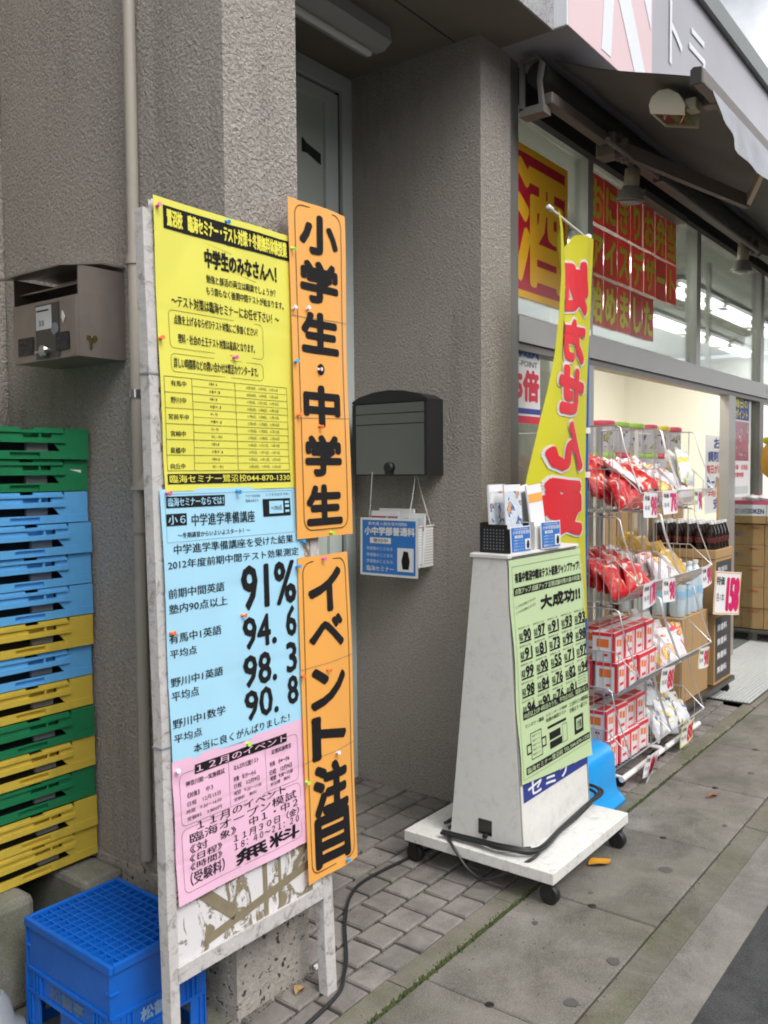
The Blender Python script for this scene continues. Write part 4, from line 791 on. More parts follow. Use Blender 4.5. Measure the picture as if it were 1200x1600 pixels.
side(d-.024, lambda a, b, z0, z1, t0, t1: m.box(t0+.006, t1+.006, a+.012, b+.012, z0, z1)); m.obj('side_wall', 'milk_blue', K); m = MB(); side(d-.024, lambda a, b, z0, z1, t0, t1: m.box(w-.006-t1, w-.006-t0, a+.012, b+.012, z0, z1)); m.obj('side_wall', 'milk_blue', K)
m = MB()
for x in (0.004, w-.024):
    for y in (.002, d-.024): m.box(x-.002, x+.022, y, y+.022, h-.075, h-.068, bev=.002)
m.obj('corner_lug', 'milk_blue', K)
mk('faded_print', (.22, .36, .56), .6, var=.3, vs=60)
m = MB(); text(m, '松鶴亭', .085, h-.178, .20, h-.142, lambda x, z: (x, .0045, z), .04); text(m, '松鶴亭', -.27, h-.178, -.12, h-.142, lambda a, z: (.0045, -a, z), .04); m.obj('lettering', 'faded_print', K)
# grey foot of a pole at the frame edge
T = thing('pole_foot', 'grey weighted pole foot standing at the mouth of the narrow gap', 'pole foot', (1.13, 2.13, -.006))
MB().lathe((0, 0, 0), [(.075, 0), (.07, .03), (.045, .045), (.035, .10), (.02, .12)], 20).obj('base', 'grey_plastic', T); MB().lathe((0, 0, .12), [(.012, 0), (.012, .05)], 12).obj('stub', 'grey_plastic', T)

# ================================================================== BLACK LETTERBOX + HANGING BASKET
T = thing('black_letterbox', 'black letterbox with brushed steel front and arched top on the right pier', 'letterbox', (3.17, 2.09, 1.425))
pf = [(0, 0), (.40, 0), (.40, .325), (.36, .345), (.28, .362), (.20, .368), (.12, .362), (.04, .345), (0, .325)]
m = MB(); m.prism([(y, z) for y, z in pf], 'x', -.118, -.001); 
m.obj('case', 'rubber', T)
m = MB(); m.prism([(y*1.012-.0024, z*1.005) for y, z in [(0, .315), (.40, .315), (.40, .325), (.36, .345), (.28, .362), (.20, .368), (.12, .362), (.04, .345), (0, .325)]], 'x', -.128, -.1185); m.box(-.128, -.1185, -.002, .012, 0, .314); m.box(-.128, -.1185, .388, .402, 0, .314); m.obj('front_rim', 'rubber', T)
for z0, z1 in ((.005, .222), (.225, .268), (.271, .313)):
    m = MB(); m.box(-.124, -.1186, .013, .387, z0, z1, bev=.001); m.obj('steel_plate', 'steel', T)
m = MB(); m.lathe((-.1245, .20, .035), [(.024, 0), (.024, -.010), (.018, -.014)], 16, (1, 0, 0)); m.box(-.137, -.1245, .185, .215, .0, .035); m.obj('lock_cover', 'rubber', T)
HB = thing('hanging_basket', 'white perforated plastic basket hung by strings below the black letterbox', 'basket', (3.165, 2.14, 1.03))
def holed(m, x, y0, y1, z0, z1, ax):
    pass
m = MB(); m.box(-.115, -.112, 0, .30, 0, .175); m.box(-.006, -.003, 0, .30, 0, .175); m.box(-.1119, -.0061, 0, .003, 0, .175); m.box(-.1119, -.0061, .297, .30, 0, .175); m.box(-.112, -.006, .003, .297, 0, .003)
m.box(-.121, -.112, -.005, .305, .1755, .181); m.box(-.112, -.0, -.005, .0, .1755, .181); m.box(-.112, -.0, .30, .305, .1755, .181); m.obj('body', 'white_plastic', HB)
m = MB()
for i in range(9):
    for j in range(13): m.lathe((-.105+i*.0118, -.0002, .015+j*.0118), [(.0028, 0), (.0028, -.0008)], 5, (0, 1, 0))
m.obj('perforations', 'grey_plastic', HB, kind='stuff')
m = MB(); m.tube([(-.112, .06, .18), (-.115, .03, .30), (-.09, .03, .41)], .0018, 5); m.tube([(-.01, .01, .18), (-.03, .03, .28), (-.05, .055, .40)], .0022, 5); m.tube([(-.112, .27, .18), (-.13, .235, .41)], .0016, 5); m.obj('string', 'white_plastic', HB)
def notice(name, label, w, h_, loc, rot, small=False, par=None):
    T = thing(name, label, 'leaflet', loc, rot) if par is None else par
    m = MB(); m.grid(lambda u, v: (w*u, -.003*sin(pi*u)-.004*(1-v), h_*v), 8, 8, thick=(0, .0006, 0)); m.obj('paper', 'paper_white', T)
    fn = lambda x, z: (x, -.003*sin(pi*x/w)-.004*(1-z/h_)-.0008, z); f2 = lambda x, z: (x, -.003*sin(pi*x/w)-.004*(1-z/h_)-.0016, z)
    m = MB(); rect(m, w*.04, h_*.04, w*.96, h_*.96, fn, nx=6, nz=6); m.obj('print_field', 'basket_blue', T)
    m = MB(); text(m, '小中学部普通科', w*.08, h_*.70, w*.95, h_*.85, f2, .04); text(m, '新年度入塾生受付開始', w*.15, h_*.87, w*.82, h_*.93, f2, .02); rect(m, w*.18, h_*.56, w*.55, h_*.66, f2, nx=3)
    for k in range(3): text(m, '学習塾のことなら', w*.12, h_*(.44-.11*k), w*.58, h_*(.50-.11*k), f2, .01)
    rect(m, w*.66, h_*.10, w*.93, h_*.5, f2, nx=2); text(m, '臨海セミナー', w*.12, h_*.08, w*.6, h_*.17, f2, .04); m.obj('lettering', 'paper_white', T)
    f3 = lambda x, z: (f2(x, z)[0], f2(x, z)[1]-.0008, z)
    m = MB(); text(m, '受付中', w*.24, h_*.575, w*.50, h_*.645, f3, .03); m.prism([(w*.75, h_*.14), (w*.85, h_*.14), (w*.87, h_*.28), (w*.84, h_*.44), (w*.77, h_*.45), (w*.73, h_*.28)], 'y', -.0075, -.007); m.obj('print_mark', 'ink', T)
    return T
notice('blue_leaflet', 'blue leaflet with white lettering hung on the front of the white basket', .315, .255, (3.045, 2.452, .985), (0, R(0), R(-90)))
def brochure(label, w, h_, t, loc, rot, cover, grp, strip=None):
    T = thing('brochure', label, 'brochure', loc, rot, grp)
    m = MB(); m.box(0, w, 0, t, 0, h_); m.obj('pages', 'paper_white', T)
    m = MB(); m.box(.003, w-.003, -.0012, -.0002, .0, h_*.90); m.obj('cover_print', cover, T)
    if strip: m = MB(); m.box(.004, w-.004, -.0022, -.0013, h_*.72, h_*.86); m.obj('title_band', strip, T)
    return T
GB = 'brochures standing in the hanging basket'
brochure('white brochure with a brown band, left in the hanging basket', .15, .225, .006, (3.062, 2.420, 1.045), (R(-6), 0, R(-90)), 'flyer_mix', GB, 'carton')
brochure('white brochure with a photo cover, right in the hanging basket', .14, .218, .006, (3.066, 2.268, 1.045), (R(-5), 0, R(-90)), 'cover_photo', GB)
brochure('tall pale brochure behind the others in the hanging basket', .19, .235, .01, (3.09, 2.39, 1.045), (R(-3), 0, R(-90)), 'paper_white', GB)

# ================================================================== KIOSK (rolling lit sign box)
KS = thing('rolling_sign_box', 'white tapered sign box on a wheeled base plate with a green poster', 'sign box', (0, 0, 0))
m = MB(); m.box(2.565, 3.205, 1.268, 1.872, .082, .122, bev=.003); m.obj('base_plate', 'kiosk_base', KS)
for x, y in ((2.60, 1.845), (2.605, 1.30), (3.15, 1.29), (3.14, 1.845)):
    m = MB(); m.lathe((x-.014, y, .032), [(.030, 0), (.034, .004), (.034, .024), (.030, .028)], 20, (1, 0, 0)); c_ = m.obj('caster', 'rubber', KS)
    m = MB(); m.box(x-.018, x-.0155, y-.014, y+.02, .02, .0805); m.box(x+.0155, x+.018, y-.014, y+.02, .02, .0805); m.box(x-.025, x+.025, y-.02, y+.028, .0745, .0812); m.obj('fork', 'rubber', c_)
b0, b1, t0, t1, zb, zt = 1.420, 1.712, 1.482, 1.612, .1225, 1.140
xk0, xk1 = 2.633, 3.185
m = MB(); m.prism([(b0, zb), (b1, zb), (t1, zt), (t0, zt)], 'x', xk0, xk1); m.obj('body', 'kiosk_white', KS)
m = MB(); kf = lambda x, z, d=0: (x, b0+(t0-b0)*(z-zb)/(zt-zb)-d, z)
m.add([kf(xk0+.012, zb+.006, .002), kf(xk1-.008, zb+.006, .002), kf(xk1-.008, zt-.01, .002), kf(xk0+.012, zt-.01, .002)], [(0, 1, 2, 3)]); m.obj('front_panel', 'kiosk_white', KS)
for xx in (xk0+.002, xk1-.006):
    m = MB(); m.add([kf(xx, zb+.004, .004), kf(xx+.006, zb+.004, .004), kf(xx+.006, zt-.004, .004), kf(xx, zt-.004, .004)], [(0, 1, 2, 3)]); m.add([kf(xx, zb+.004, .0), kf(xx, zb+.004, .004), kf(xx, zt-.004, .004), kf(xx, zt-.004, .0)], [(0, 1, 2, 3)]); m.obj('edge_strip', 'aluminium', KS)
m = MB(); m.box(xk0-.006, xk1+.006, t0-.012, t1+.012, zt+.0005, zt+.016, bev=.003); m.obj('cap', 'kiosk_white', KS)
m = MB(); m.box(xk0+.02, xk1-.02, t0-.0135, t0-.0125, zt+.004, zt+.007); m.obj('cap_groove', 'black', KS)
ys = lambda z: b0+(t0-b0)*(z-zb)/(zt-zb)
m = MB(); m.box(xk0-.004, xk0-.0005, 1.538, 1.592, .158, .212); m.obj('socket_plate', 'steel', KS)
m = MB(); m.lathe((xk0-.0045, 1.562, .155), [(.009, 0), (.008, -.012)], 10, (1, 0, 0)); m.obj('grommet', 'rubber', KS)
m = MB(); m.add([kf(2.660, .292, .0045), kf(3.182, .292, .0045), kf(3.182, .50, .0045), kf(2.660, .50, .0045)], [(0, 1, 2, 3)]); m.obj('blue_plate', 'plate_blue', KS)
m = MB()
text(m, 'セミナー', 2.69, .300, 3.16, .352, lambda x, z: kf(x, z, .0055), .03); m.obj('plate_lettering', 'paper_white', KS)
def gfn(x, z, d=0):
    u = (x-2.63)/.58; w_ = (z-.335)/.8
    xx, y, zz = kf(x, z, .009+d); return (xx+.0035*sin(w_*9)*0, y-.003*sin(u*pi)*sin(w_*4+1)-.004*max(0, u-.9)*5*(1-w_)-.0015*sin(w_*13+u*4), z)
GP = thing('green_poster', 'pale green poster full of black score boxes on the rolling sign box', 'poster')
def gq(u, v): 
    x0 = 2.632+.010*(1-v)+.003*sin(v*14); x1 = 3.213+.003*sin(v*9+2); zb_ = .362-.045*u
    return gfn(x0+(x1-x0)*u, zb_+(1.136-zb_)*v)
MB().grid(gq, 24, 40, thick=(0, .0005, 0)).obj('paper', 'paper_green', GP)
ink = MB(); rev = MB(); f1 = lambda x, z: gfn(x, z, .0012); f2 = lambda x, z: gfn(x, z, .002)
for e in [(2.672, 1.053, 3.191, 1.090, '有馬中鷺沼中間末テスト結果ジャンプアップ！'), (2.668, 1.014, 3.192, 1.034, '点数アップ 成績アップ 定期試験対策の集中授業！', 1), (2.856, .937, 3.183, .990, '大成功!!'), (2.684, .580, 3.200, .600, '10点以上UP 4科目のうち、平均点10点、間違いなし', 1), (2.682, .390, 3.196, .408, '臨海セミナー鷺沼校 TEL.044-870-1330', 1), (3.033, .545, 3.200, .563, 'ココがポイント個別対応'), (3.033, .522, 3.190, .540, '合格まで一緒です'), (2.687, .545, 2.826, .560, 'マンスリー講座'), (2.841, .531, 3.003, .546, '毎週の確認テスト'), (2.841, .55, 3.01, .562, 'スタンダード特訓')]:
    if len(e) > 5: rect(ink, e[0]-.006, e[1]-.004, e[2]+.006, e[3]+.004, f1, nx=8); text(rev, e[4], e[0], e[1], e[2], e[3], f2, .03)
    else: text(ink, e[4], e[0], e[1], e[2], e[3], f1, .04 if e[3]-e[1] < .05 else .07)
nums = ['90', '97', '91', '93', '93', '91', '81', '73', '99', '98', '99', '90', '55', '71', '97', '98', '84', '76', '82', '94', '94', '90', '76', '81', '']
for r_ in range(5):
    for c_ in range(5):
        if not nums[r_*5+c_]: 
            for q in range(4): text(ink, '数学の点数', 3.12, .65-.012*q, 3.19, .657-.012*q, f1, 0)
            continue
        x = 2.676+.112*c_; z = .890-.064*r_
        text(ink, nums[r_*5+c_], x+.034, z-.042, x+.092, z-.001, f1, .06); text(ink, '英語', x+.002, z-.038, x+.030, z-.012, f1, .05); rect(ink, x+.004, z-.047, x+.090, z-.041, f1, nx=2)
        text(ink, random.choice(['有馬中一年', '野川中二年', '宮崎中三年', '向丘中一年']), x, z+.002, x+.085, z+.009, f1, .01)
frame_lines(ink, 2.655, .375, 3.203, 1.112, f1, .0011)
frame_lines(ink, 2.72, .43, 2.80, .52, f1, .003); frame_lines(ink, 2.69, .455, 2.72, .485, f1, .006); frame_lines(ink, 2.80, .455, 2.83, .485, f1, .006)
rect(ink, 2.85, .505, 3.0, .515, f1, nx=2); rect(ink, 2.86, .430, 2.96, .456, f1, nx=2); rect(ink, 2.86, .462, 2.95, .490, f1, nx=2); frame_lines(ink, 2.966, .43, 3.005, .495, f1, .002)
for k in range(5): text(ink, '確認テスト', 2.73, .505-.016*k, 2.79, .512-.016*k, f1, .01)
for k in range(2): text(ink, 'こうすれば点数が上がります', 2.67, .965-.02*k, 2.82, .975-.02*k, lambda x, z: gfn(x, z+.10*(x-2.67), .0012), .01)
rect(ink, 3.07, .43, 3.15, .50, f1, nx=2)
rect(rev, 3.085, .445, 3.135, .488, f2, nx=2); text(ink, '合格', 3.09, .45, 3.13, .483, lambda x, z: gfn(x, z, .003), .05)
ink.obj('lettering', 'ink', GP); rev.obj('reversed_lettering', 'paper_green', GP)
# power lead: coiled round the foot of the box, then trailing over the pavers
def bez(pts, n=10):
    out = []; P = [Vector(p) for p in pts]; P = [P[0]]+P+[P[-1]]
    for i in range(1, len(P)-2):
        a, b, c, d = P[i-1:i+3]
        for k in range(n):
            t = k/n; out.append(.5*((2*b)+(-a+c)*t+(2*a-5*b+4*c-d)*t*t+(-a+3*b-3*c+d)*t**3))
    out.append(P[-2]); return out
T = thing('power_lead', 'black power lead wound loosely round the sign box and trailing over the pavers', 'cable')
m = MB()
for k in range(3):
    o = .010*k; zz = .131+.010*(k % 2)+.006*k
    m.tube(bez([(2.60-o, 1.72, zz), (2.61-o, 1.60, zz), (2.606-o, 1.45, zz+.01), (2.66, 1.385-o, zz), (2.85, 1.392-o*.6, zz), (3.05, 1.40-o, zz+.012*k), (3.19+o, 1.395-o, zz+.035), (3.215+o*.5, 1.46, zz+.045), (3.20, 1.55, zz+.03), (3.20, 1.70, zz), (2.95, 1.735+o, zz), (2.66, 1.735+o, zz)]), .006, 7)
m.obj('coil', 'cable', T)
m = MB(); m.tube(bez([(xk0-.012, 1.562, .150), (xk0-.03, 1.55, .118+.02), (xk0-.022, 1.48, .134), (2.66, 1.40, .142)]), .0055, 7); m.obj('flex', 'cable', T)
m = MB(); m.tube(bez([(2.595, 1.70, .137), (2.562, 1.66, .12), (2.548, 1.58, .055), (2.552, 1.50, .045), (2.60, 1.37, .130), (2.68, 1.37, .137)]), .0055, 7); m.obj('hanging_loop', 'cable', T)
m = MB(); m.tube(bez([(2.75, 1.85, .005), (2.584, 1.872, .006), (2.373, 1.892, .006), (2.247, 1.865, .006), (2.10, 1.77, .006), (1.942, 1.633, .006), (1.86, 1.575, .006), (1.79, 1.535, .006), (1.635, 1.512, .006), (1.3, 1.49, .006), (.8, 1.5, .006)]), .0058, 8); m.obj('trailing_lead', 'cable', T)

# brochure boxes on the cap
zc = zt+.0165
def brbox(label, x0, mt_, w=.145):
    T = thing('brochure_box', label, 'brochure box', (x0, 1.487, zc), (0, 0, R(-3)))
    m = MB(); m.box(0, w, 0, .003, 0, .085); m.box(0, w, .112, .115, 0, .105); m.box(0, .003, .003, .112, 0, .1); m.box(w-.003, w, .003, .112, 0, .1); m.box(.003, w-.003, .003, .112, 0, .003); m.obj('case', mt_, T)
    if mt_ == 'black':
        m = MB()
        for i in range(7):
            for j in range(7): m.lathe((-.0002, .018+i*.013, .015+j*.011), [(.0028, 0), (.0028, -.0006)], 5, (1, 0, 0))
        m.obj('perforations', 'grey_plastic', T, kind='stuff')
    return T
brbox('small black perforated brochure box, left one on top of the rolling sign box', 2.655, 'black'); brbox('small white brochure box, right one on top of the rolling sign box', 2.855, 'white_plastic', .14)
notice('blue_label_card', 'blue card with white lettering on the front of the small black brochure box', .135, .092, (2.662, 1.482, zc+.0005), (0, 0, R(-3)))
notice('blue_label_card', 'blue card with white lettering on the front of the small white brochure box', .145, .100, (2.868, 1.472, zc+.0005), (0, 0, R(-3)))
G3 = 'brochures in the boxes on the rolling sign box'
brochure('blue photo brochure standing foremost in the small black box', .105, .235, .006, (2.680, 1.50, zc+.004), (R(-4), 0, R(-4)), 'cover_photo', G3)
brochure('narrow photo brochure standing at the back left in the small black box', .12, .235, .008, (2.664, 1.555, zc+.004), (R(-3), 0, R(2)), 'cover_photo', G3, 'paper_white')
brochure('brochure with an orange top band leaning foremost in the small white box', .10, .228, .006, (2.88, 1.505, zc+.004), (R(-5), R(-5), R(-4)), 'paper_white', G3, 'paper_orange')
brochure('dark grey brochure leaning behind in the small white box', .09, .222, .008, (2.868, 1.54, zc+.004), (R(-4), R(-9), R(-2)), 'grey_plastic', G3)
brochure('pale yellow brochure at the back of the small white box', .11, .218, .006, (2.864, 1.575, zc+.004), (R(-3), R(-4), 0), 'print_yellow', G3)

# ================================================================== NOBORI BANNER + WATER BASE
NBn = thing('banner_flag', 'yellow vertical banner flag with red mirrored lettering seen from behind, on a blue pole', 'banner flag')
m = MB(); m.tube([(3.545, 1.61, .28), (3.553, 1.61, 1.3), (3.555, 1.60, 2.35)], .0125, 12); m.obj('pole', 'pole_blue', NBn)
m = MB(); m.lathe((3.555, 1.60, 2.35), [(.010, 0), (.010, .05), (.017, .055), (.017, .095), (.008, .10)], 12)
for z in (2.02, 1.60, 1.41): m.lathe((3.554, 1.603, z), [(.0165, 0), (.0165, .025)], 10)
m.obj('pole_fitting', 'white_plastic', NBn)
m = MB(); m.tube([(3.56, 1.60, 2.428), (3.20, 1.60, 2.478)], .0055, 8); m.lathe((3.215, 1.60, 2.4765), [(.010, 0), (.011, .03), (.006, .035)], 10, (-1, 0, .12)); m.obj('cross_arm', 'white_plastic', NBn)
m = MB(); prof = [(0, 0), (.006, .012), (.02, .035), (.032, .060), (.036, .10), (.040, .21), (.055, .245), (.085, .262)]
bm = bmesh.new(); rings = []
for ins, z in prof:
    ins_ = ins; pts = []
    X0, X1, Y0, Y1 = ins_, .40-ins_, ins_, .36-ins_; rr = .05
    for cx, cy, a0 in ((X1-rr, Y0+rr, -90), (X1-rr, Y1-rr, 0), (X0+rr, Y1-rr, 90), (X0+rr, Y0+rr, 180)):
        for k in range(5): a = R(a0+k*22.5); pts.append(bm.verts.new((cx+rr*cos(a), cy+rr*sin(a), z)))
    rings.append(pts)
for a, b in zip(rings, rings[1:]):
    for i in range(20): bm.faces.new((a[i], a[(i+1) % 20], b[(i+1) % 20], b[i]))
bm.faces.new(rings[-1]); bm.faces.new(rings[0][::-1]); m.bm(bm, 0, True); T = m.obj('water_base', 'tank_blue', NBn, loc=(3.26, 1.44, 0), label='bright sky blue plastic water base')
m = MB(); m.lathe((.285, .17, .262), [(.032, -.002), (.030, .03), (.02, .032)], 16); m.obj('socket', 'tank_blue', T)
KEY = [(2.46, 3.215, 3.545), (2.40, 3.232, 3.545), (2.222, 3.232, 3.54), (2.068, 3.214, 3.54), (1.90, 3.180, 3.535), (1.783, 3.138, 3.535), (1.63, 3.068, 3.54), (1.408, 2.975, 3.545), (1.15, 2.93, 3.545), (.80, 2.93, 3.545)]
def kz(z):
    for a, b in zip(KEY, KEY[1:]):
        if z >= b[0] or b is KEY[-1]:
            t = (z-b[0])/(a[0]-b[0]); t = max(-.2, min(1, t)); return b[1]+(a[1]-b[1])*t, b[2]+(a[2]-b[2])*t
def flag(u, z, d=0):
    a, b = kz(z); fold = max(0, min(1, (z-1.6)/.8)); x = a+(b-a)*u
    y = 1.585+.018*sin(u*5+z*2.2)+fold*(.050*math.exp(-((u-.30-.10*(z-2.0))/.12)**2)-.020*math.exp(-((u-.75)/.14)**2))-.02*(1-fold)*sin(u*pi)
    x -= fold*.03*sin(u*pi)*sin(z*5); return (x, min(y, 1.68)-d, z-.0*(u))
def fz(u, v):
    top = 2.474-.05*u-.075*math.exp(-((u-.38)/.13)**2)-.02*sin(u*pi); z = .80+(top-.80)*v; return flag(u, z)
MB().grid(fz, 30, 90, thick=(0, .0006, 0)).obj('cloth', 'flag_yellow', NBn)
whi = MB(); red = MB(); red2 = MB()
FWD = .36
def ftext(m_, s_, x0, z0, x1, z1, off, d): text(m_, s_, x0, z0, x1, z1, lambda x, z: flag(x/FWD, z, d), off, mirror=True, sub=.02)
for s_, z0, z1, a_, b_ in (('処', 2.090, 2.315, .065, .31), ('方', 1.885, 2.070, .065, .31), ('せ', 1.668, 1.872, .05, .325), ('ん', 1.440, 1.645, .04, .325), ('受', 1.170, 1.415, .035, .32), ('付', .90, 1.13, .05, .30)):
    ftext(whi, s_, a_-.014, z0-.011, b_+.014, z1+.011, .105, .0030); ftext(red, s_, a_, z0, b_, z1, .080, .0062)
whi.obj('lettering_outline', 'flag_white', NBn); red.obj('lettering', 'flag_red', NBn)

# ================================================================== WIRE RACKS
def rack(x0, w, label):
    T = thing('wire_rack', label, 'wire rack', (x0, 1.43, 0), group='wire basket racks before the shop')
    D_ = .42; r = .0021
    for ti, zf in enumerate((1.34, .93, .515, .15)):
        y0 = 0 if ti < 3 else .035
        m = MB(); zb_ = zf-.088; zr = zf+.105
        A_ = [(y0, zf), (y0+.10, zb_), (D_, zb_)]; Bq = [(y0, zf), (y0+.115, zr), (D_, zr)]
        for x in (0, w): m.tube([(x,)+p for p in A_], .003, 6); m.tube([(x,)+p for p in Bq], .003, 6)
        m.tube([(0, y0, zf), (w, y0, zf)], .0035, 6); m.tube([(0, D_, zr), (w, D_, zr)], .003, 6); m.tube([(0, y0+.10, zb_), (w, y0+.10, zb_)], .0028, 6)
        m.tube([(0, y0+.05, (zf+zb_)/2), (w, y0+.05, (zf+zb_)/2)], .002, 5)
        n = int(w/.036)
        for i in range(1, n): x = w*i/n; m.tube([(x, y0, zf), (x, y0+.10, zb_), (x, D_, zb_), (x, D_, zr)], r, 4, cap=False)
        for x in (0, w):
            k = 9
            for i in range(k+1):
                y = y0+.10+(D_-y0-.10)*i/k; yy = max(y, y0+.0); zz = zr if y >= y0+.115 else zf+(zr-zf)*(y-y0)/.115
                m.tube([(x, y, zb_), (x, y, zz)], r, 4, cap=False)
            m.tube([(x, y0+.05, zf-.044), (x, y0+.05, zf+.048)], r, 4, cap=False)
        m.obj('basket', 'wire', T)
        zt_ = zf+.30
        for x in (-.004, w+.004):
            m = MB()
            m.tube([(x, y0, zf), (x, y0+.075, zf+.20), (x, y0+.095, zt_-.012), (x, y0+.115, zt_), (x, D_, zt_)], .0034, 6)
            for i in range(6):
                y = y0+.13+(D_-y0-.13)*i/5; m.tube([(x, y, zr), (x, y, zt_)], r, 4, cap=False)
            m.obj('side_guard', 'wire', T)
        for x in (0, w): m = MB(); m.tube([(x, .13, zb_-.012), (x+.0, .16, zb_-.022), (x, .19, zb_-.012)], .006, 6); m.obj('hook', 'chrome', T)
    for x in (.006, w-.006): MB().box(x-.008, x+.008, D_-.016, D_+.004, .07, 1.66).obj('upright', 'wire', T)
    m = MB(); m.tube([(-.03, .07, .055), (w+.03, .07, .055)], .013, 10); m.tube([(0, .07, .055), (0, D_, .07)], .008, 8); m.tube([(w, .07, .055), (w, D_, .07)], .008, 8); m.obj('base_bar', 'white_plastic', T)
    for x in (.03, w-.03):
        for y in (.09, D_-.03):
            m = MB(); m.lathe((x-.011, y+.012, .024), [(.020, 0), (.024, .003), (.024, .019), (.020, .022)], 14, (1, 0, 0)); m.box(x-.014, x+.014, y-.01, y+.02, .042, .056); m.obj('caster', 'rubber', T)
    return T
rack(3.74, .50, 'chrome wire basket rack nearest the sign box, with red bags in its upper tiers'); rack(4.262, .50, 'farther chrome wire basket rack, with gold bags and mixed packs')

def pillow(w, h, t, seed):
    rnd = random.Random(seed); p = [rnd.uniform(0, 6) for _ in range(4)]
    def f(sgn):
        def g(u, v):
            a = max(0, 1-abs(2*u-1)**2.6)**.55; b = max(0, 1-abs(2*v-1)**3.2)**.6
            c = 1+.16*sin(u*9+p[0])*sin(v*8+p[1])+.10*sin(u*17+p[2]+v*5)+.07*sin(v*23+p[3])
            cr = .004*sin(u*60)*(1-b)
            return ((u-.5)*w*(1-.10*b*(1-abs(2*v-1))), sgn*(t/2*a*b*c)+cr, v*h)
        return g
    m = MB(); n1, n2 = 12, 12; m.grid(f(-1), n1, n2); m.grid(lambda u, v: f(1)(1-u, v), n1, n2); return m
PM = {}
def bag(matn, label, grp, loc, rot, w=.17, h=.22, t=.06, s=None):
    key = (matn, w, h, t, random.randrange(3))
    if key not in PM: PM[key] = pillow(w, h, t, hash(key[1:3])+key[4]).mesh('snack_bag', matn)
    return place('snack_bag', PM[key], None, loc, rot, label, 'bag', grp)
def heap(rx, w, zf, n, matn, label, grp, zup=.1, y0=.10, sz=(.13, .16, .05), cols=4):
    nr = (n+cols-1)//cols
    for k in range(n):
        col = k % cols; rw = k//cols; f_ = rw/max(1, nr-1)
        x = rx+.075+(w-.15)*(col+.5*(rw % 2)*.6)/(cols-1+.3)+random.uniform(-.012, .012); y = 1.43+y0+.25*f_+random.uniform(-.012, .012); z = zf-.080+zup*f_+random.uniform(0, .012)
        bag(matn, label, grp, (x, y, z), (R(-28+random.uniform(-14, 10)), R(random.uniform(-12, 12)), R(random.uniform(-25, 25))), *sz)
R1, R2 = 3.74, 4.262
heap(R1, .5, 1.34, 24, 'bag_red', 'glossy red snack bag heaped in the top basket of the nearer wire rack', 'red bags in the nearer rack top basket', .10)
for k, (x, z, rz) in enumerate([(4.00, 1.36, 10), (4.12, 1.35, -12)]): bag('bag_red' if k else 'bag_white', ('large orange red bag lying uppermost, right end of the nearer rack top basket' if k else 'white snack bag lying beside the large orange red bag in the nearer rack'), 'loose bags on the nearer rack', (x, 1.53, z), (R(-55), R(10*(1-2*k)), R(rz)), .19, .21, .05)
heap(R1, .5, .93, 24, 'bag_red', 'glossy red snack bag heaped in the second basket of the nearer wire rack', 'red bags in the nearer rack second basket', .06)
heap(R2, .5, 1.34, 20, 'bag_white', 'white and red bag standing in the top basket of the farther wire rack', 'white and red bags in the farther rack', .09, sz=(.13, .17, .05))
heap(R2+.22, .28, .93, 8, 'bag_gold', 'gold foil snack bag standing in the second basket of the farther wire rack', 'gold bags in the farther rack', .07, sz=(.13, .19, .05), cols=2)
heap(R2-.02, .30, .93, 12, 'bag_white', 'white and red packet lying beside the gold bags in the farther rack', 'packets beside the gold bags', .05, sz=(.12, .15, .05), cols=3)
heap(R2, .5, .515, 20, 'bag_white', 'white and red packet lying in the third basket of the farther wire rack', 'packets in the farther rack third basket', .09, sz=(.12, .15, .05))
heap(R2, .5, .15, 20, 'bag_mix', 'white, yellow and blue packet piled in the lowest basket of the farther wire rack', 'mixed packets in the farther rack lowest basket', .10, sz=(.12, .14, .05))
bag('bag_pale', 'pale green and yellow packet poking up above the farther rack, right end', None, (4.66, 1.53, 1.36), (R(-18), R(12), R(-10)), .13, .20, .05); bag('bag_pale', 'yellow packet with a pink top leaning beyond the farther rack top basket', None, (4.74, 1.58, 1.37), (R(-25), R(-14), R(10)), .12, .19, .05)
def carton_box(w, d, h):
    m = MB(); m.box(0, w, 0, d, 0, h, 0, .002)
    def q(x0, z0, x1, z1, mi): m.add([(x0, -.0006, z0), (x1, -.0006, z0), (x1, -.0006, z1), (x0, -.0006, z1)], [(0, 1, 2, 3)], mi)
    def s_(y0, z0, y1, z1, mi): m.add([(-.0006, y1, z0), (-.0006, y0, z0), (-.0006, y0, z1), (-.0006, y1, z1)], [(0, 1, 2, 3)], mi)
    q(.0, 0, w*.14, h, 1); q(w*.14, h*.86, w, h, 1); q(w*.80, 0, w*.86, h*.84, 1); q(w*.25, h*.52, w*.45, h*.76, 2); q(w*.52, h*.48, w*.72, h*.72, 2); q(w*.3, h*.2, w*.7, h*.30, 1)
    s_(d*.0, 0, d*.12, h, 1); s_(d*.25, h*.50, d*.8, h*.78, 2); s_(d*.3, h*.2, d*.5, h*.28, 1); s_(d*.12, h*.88, d, h, 1)
    m.add([(w*.1, d*.1, h+.0006), (w*.9, d*.1, h+.0006), (w*.9, d*.5, h+.0006), (w*.1, d*.5, h+.0006)], [(0, 1, 2, 3)], 1)
    return m.mesh('snack_box', ['box_white', 'box_red', 'print_orange'])
bxm = carton_box(.118, .105, .135)
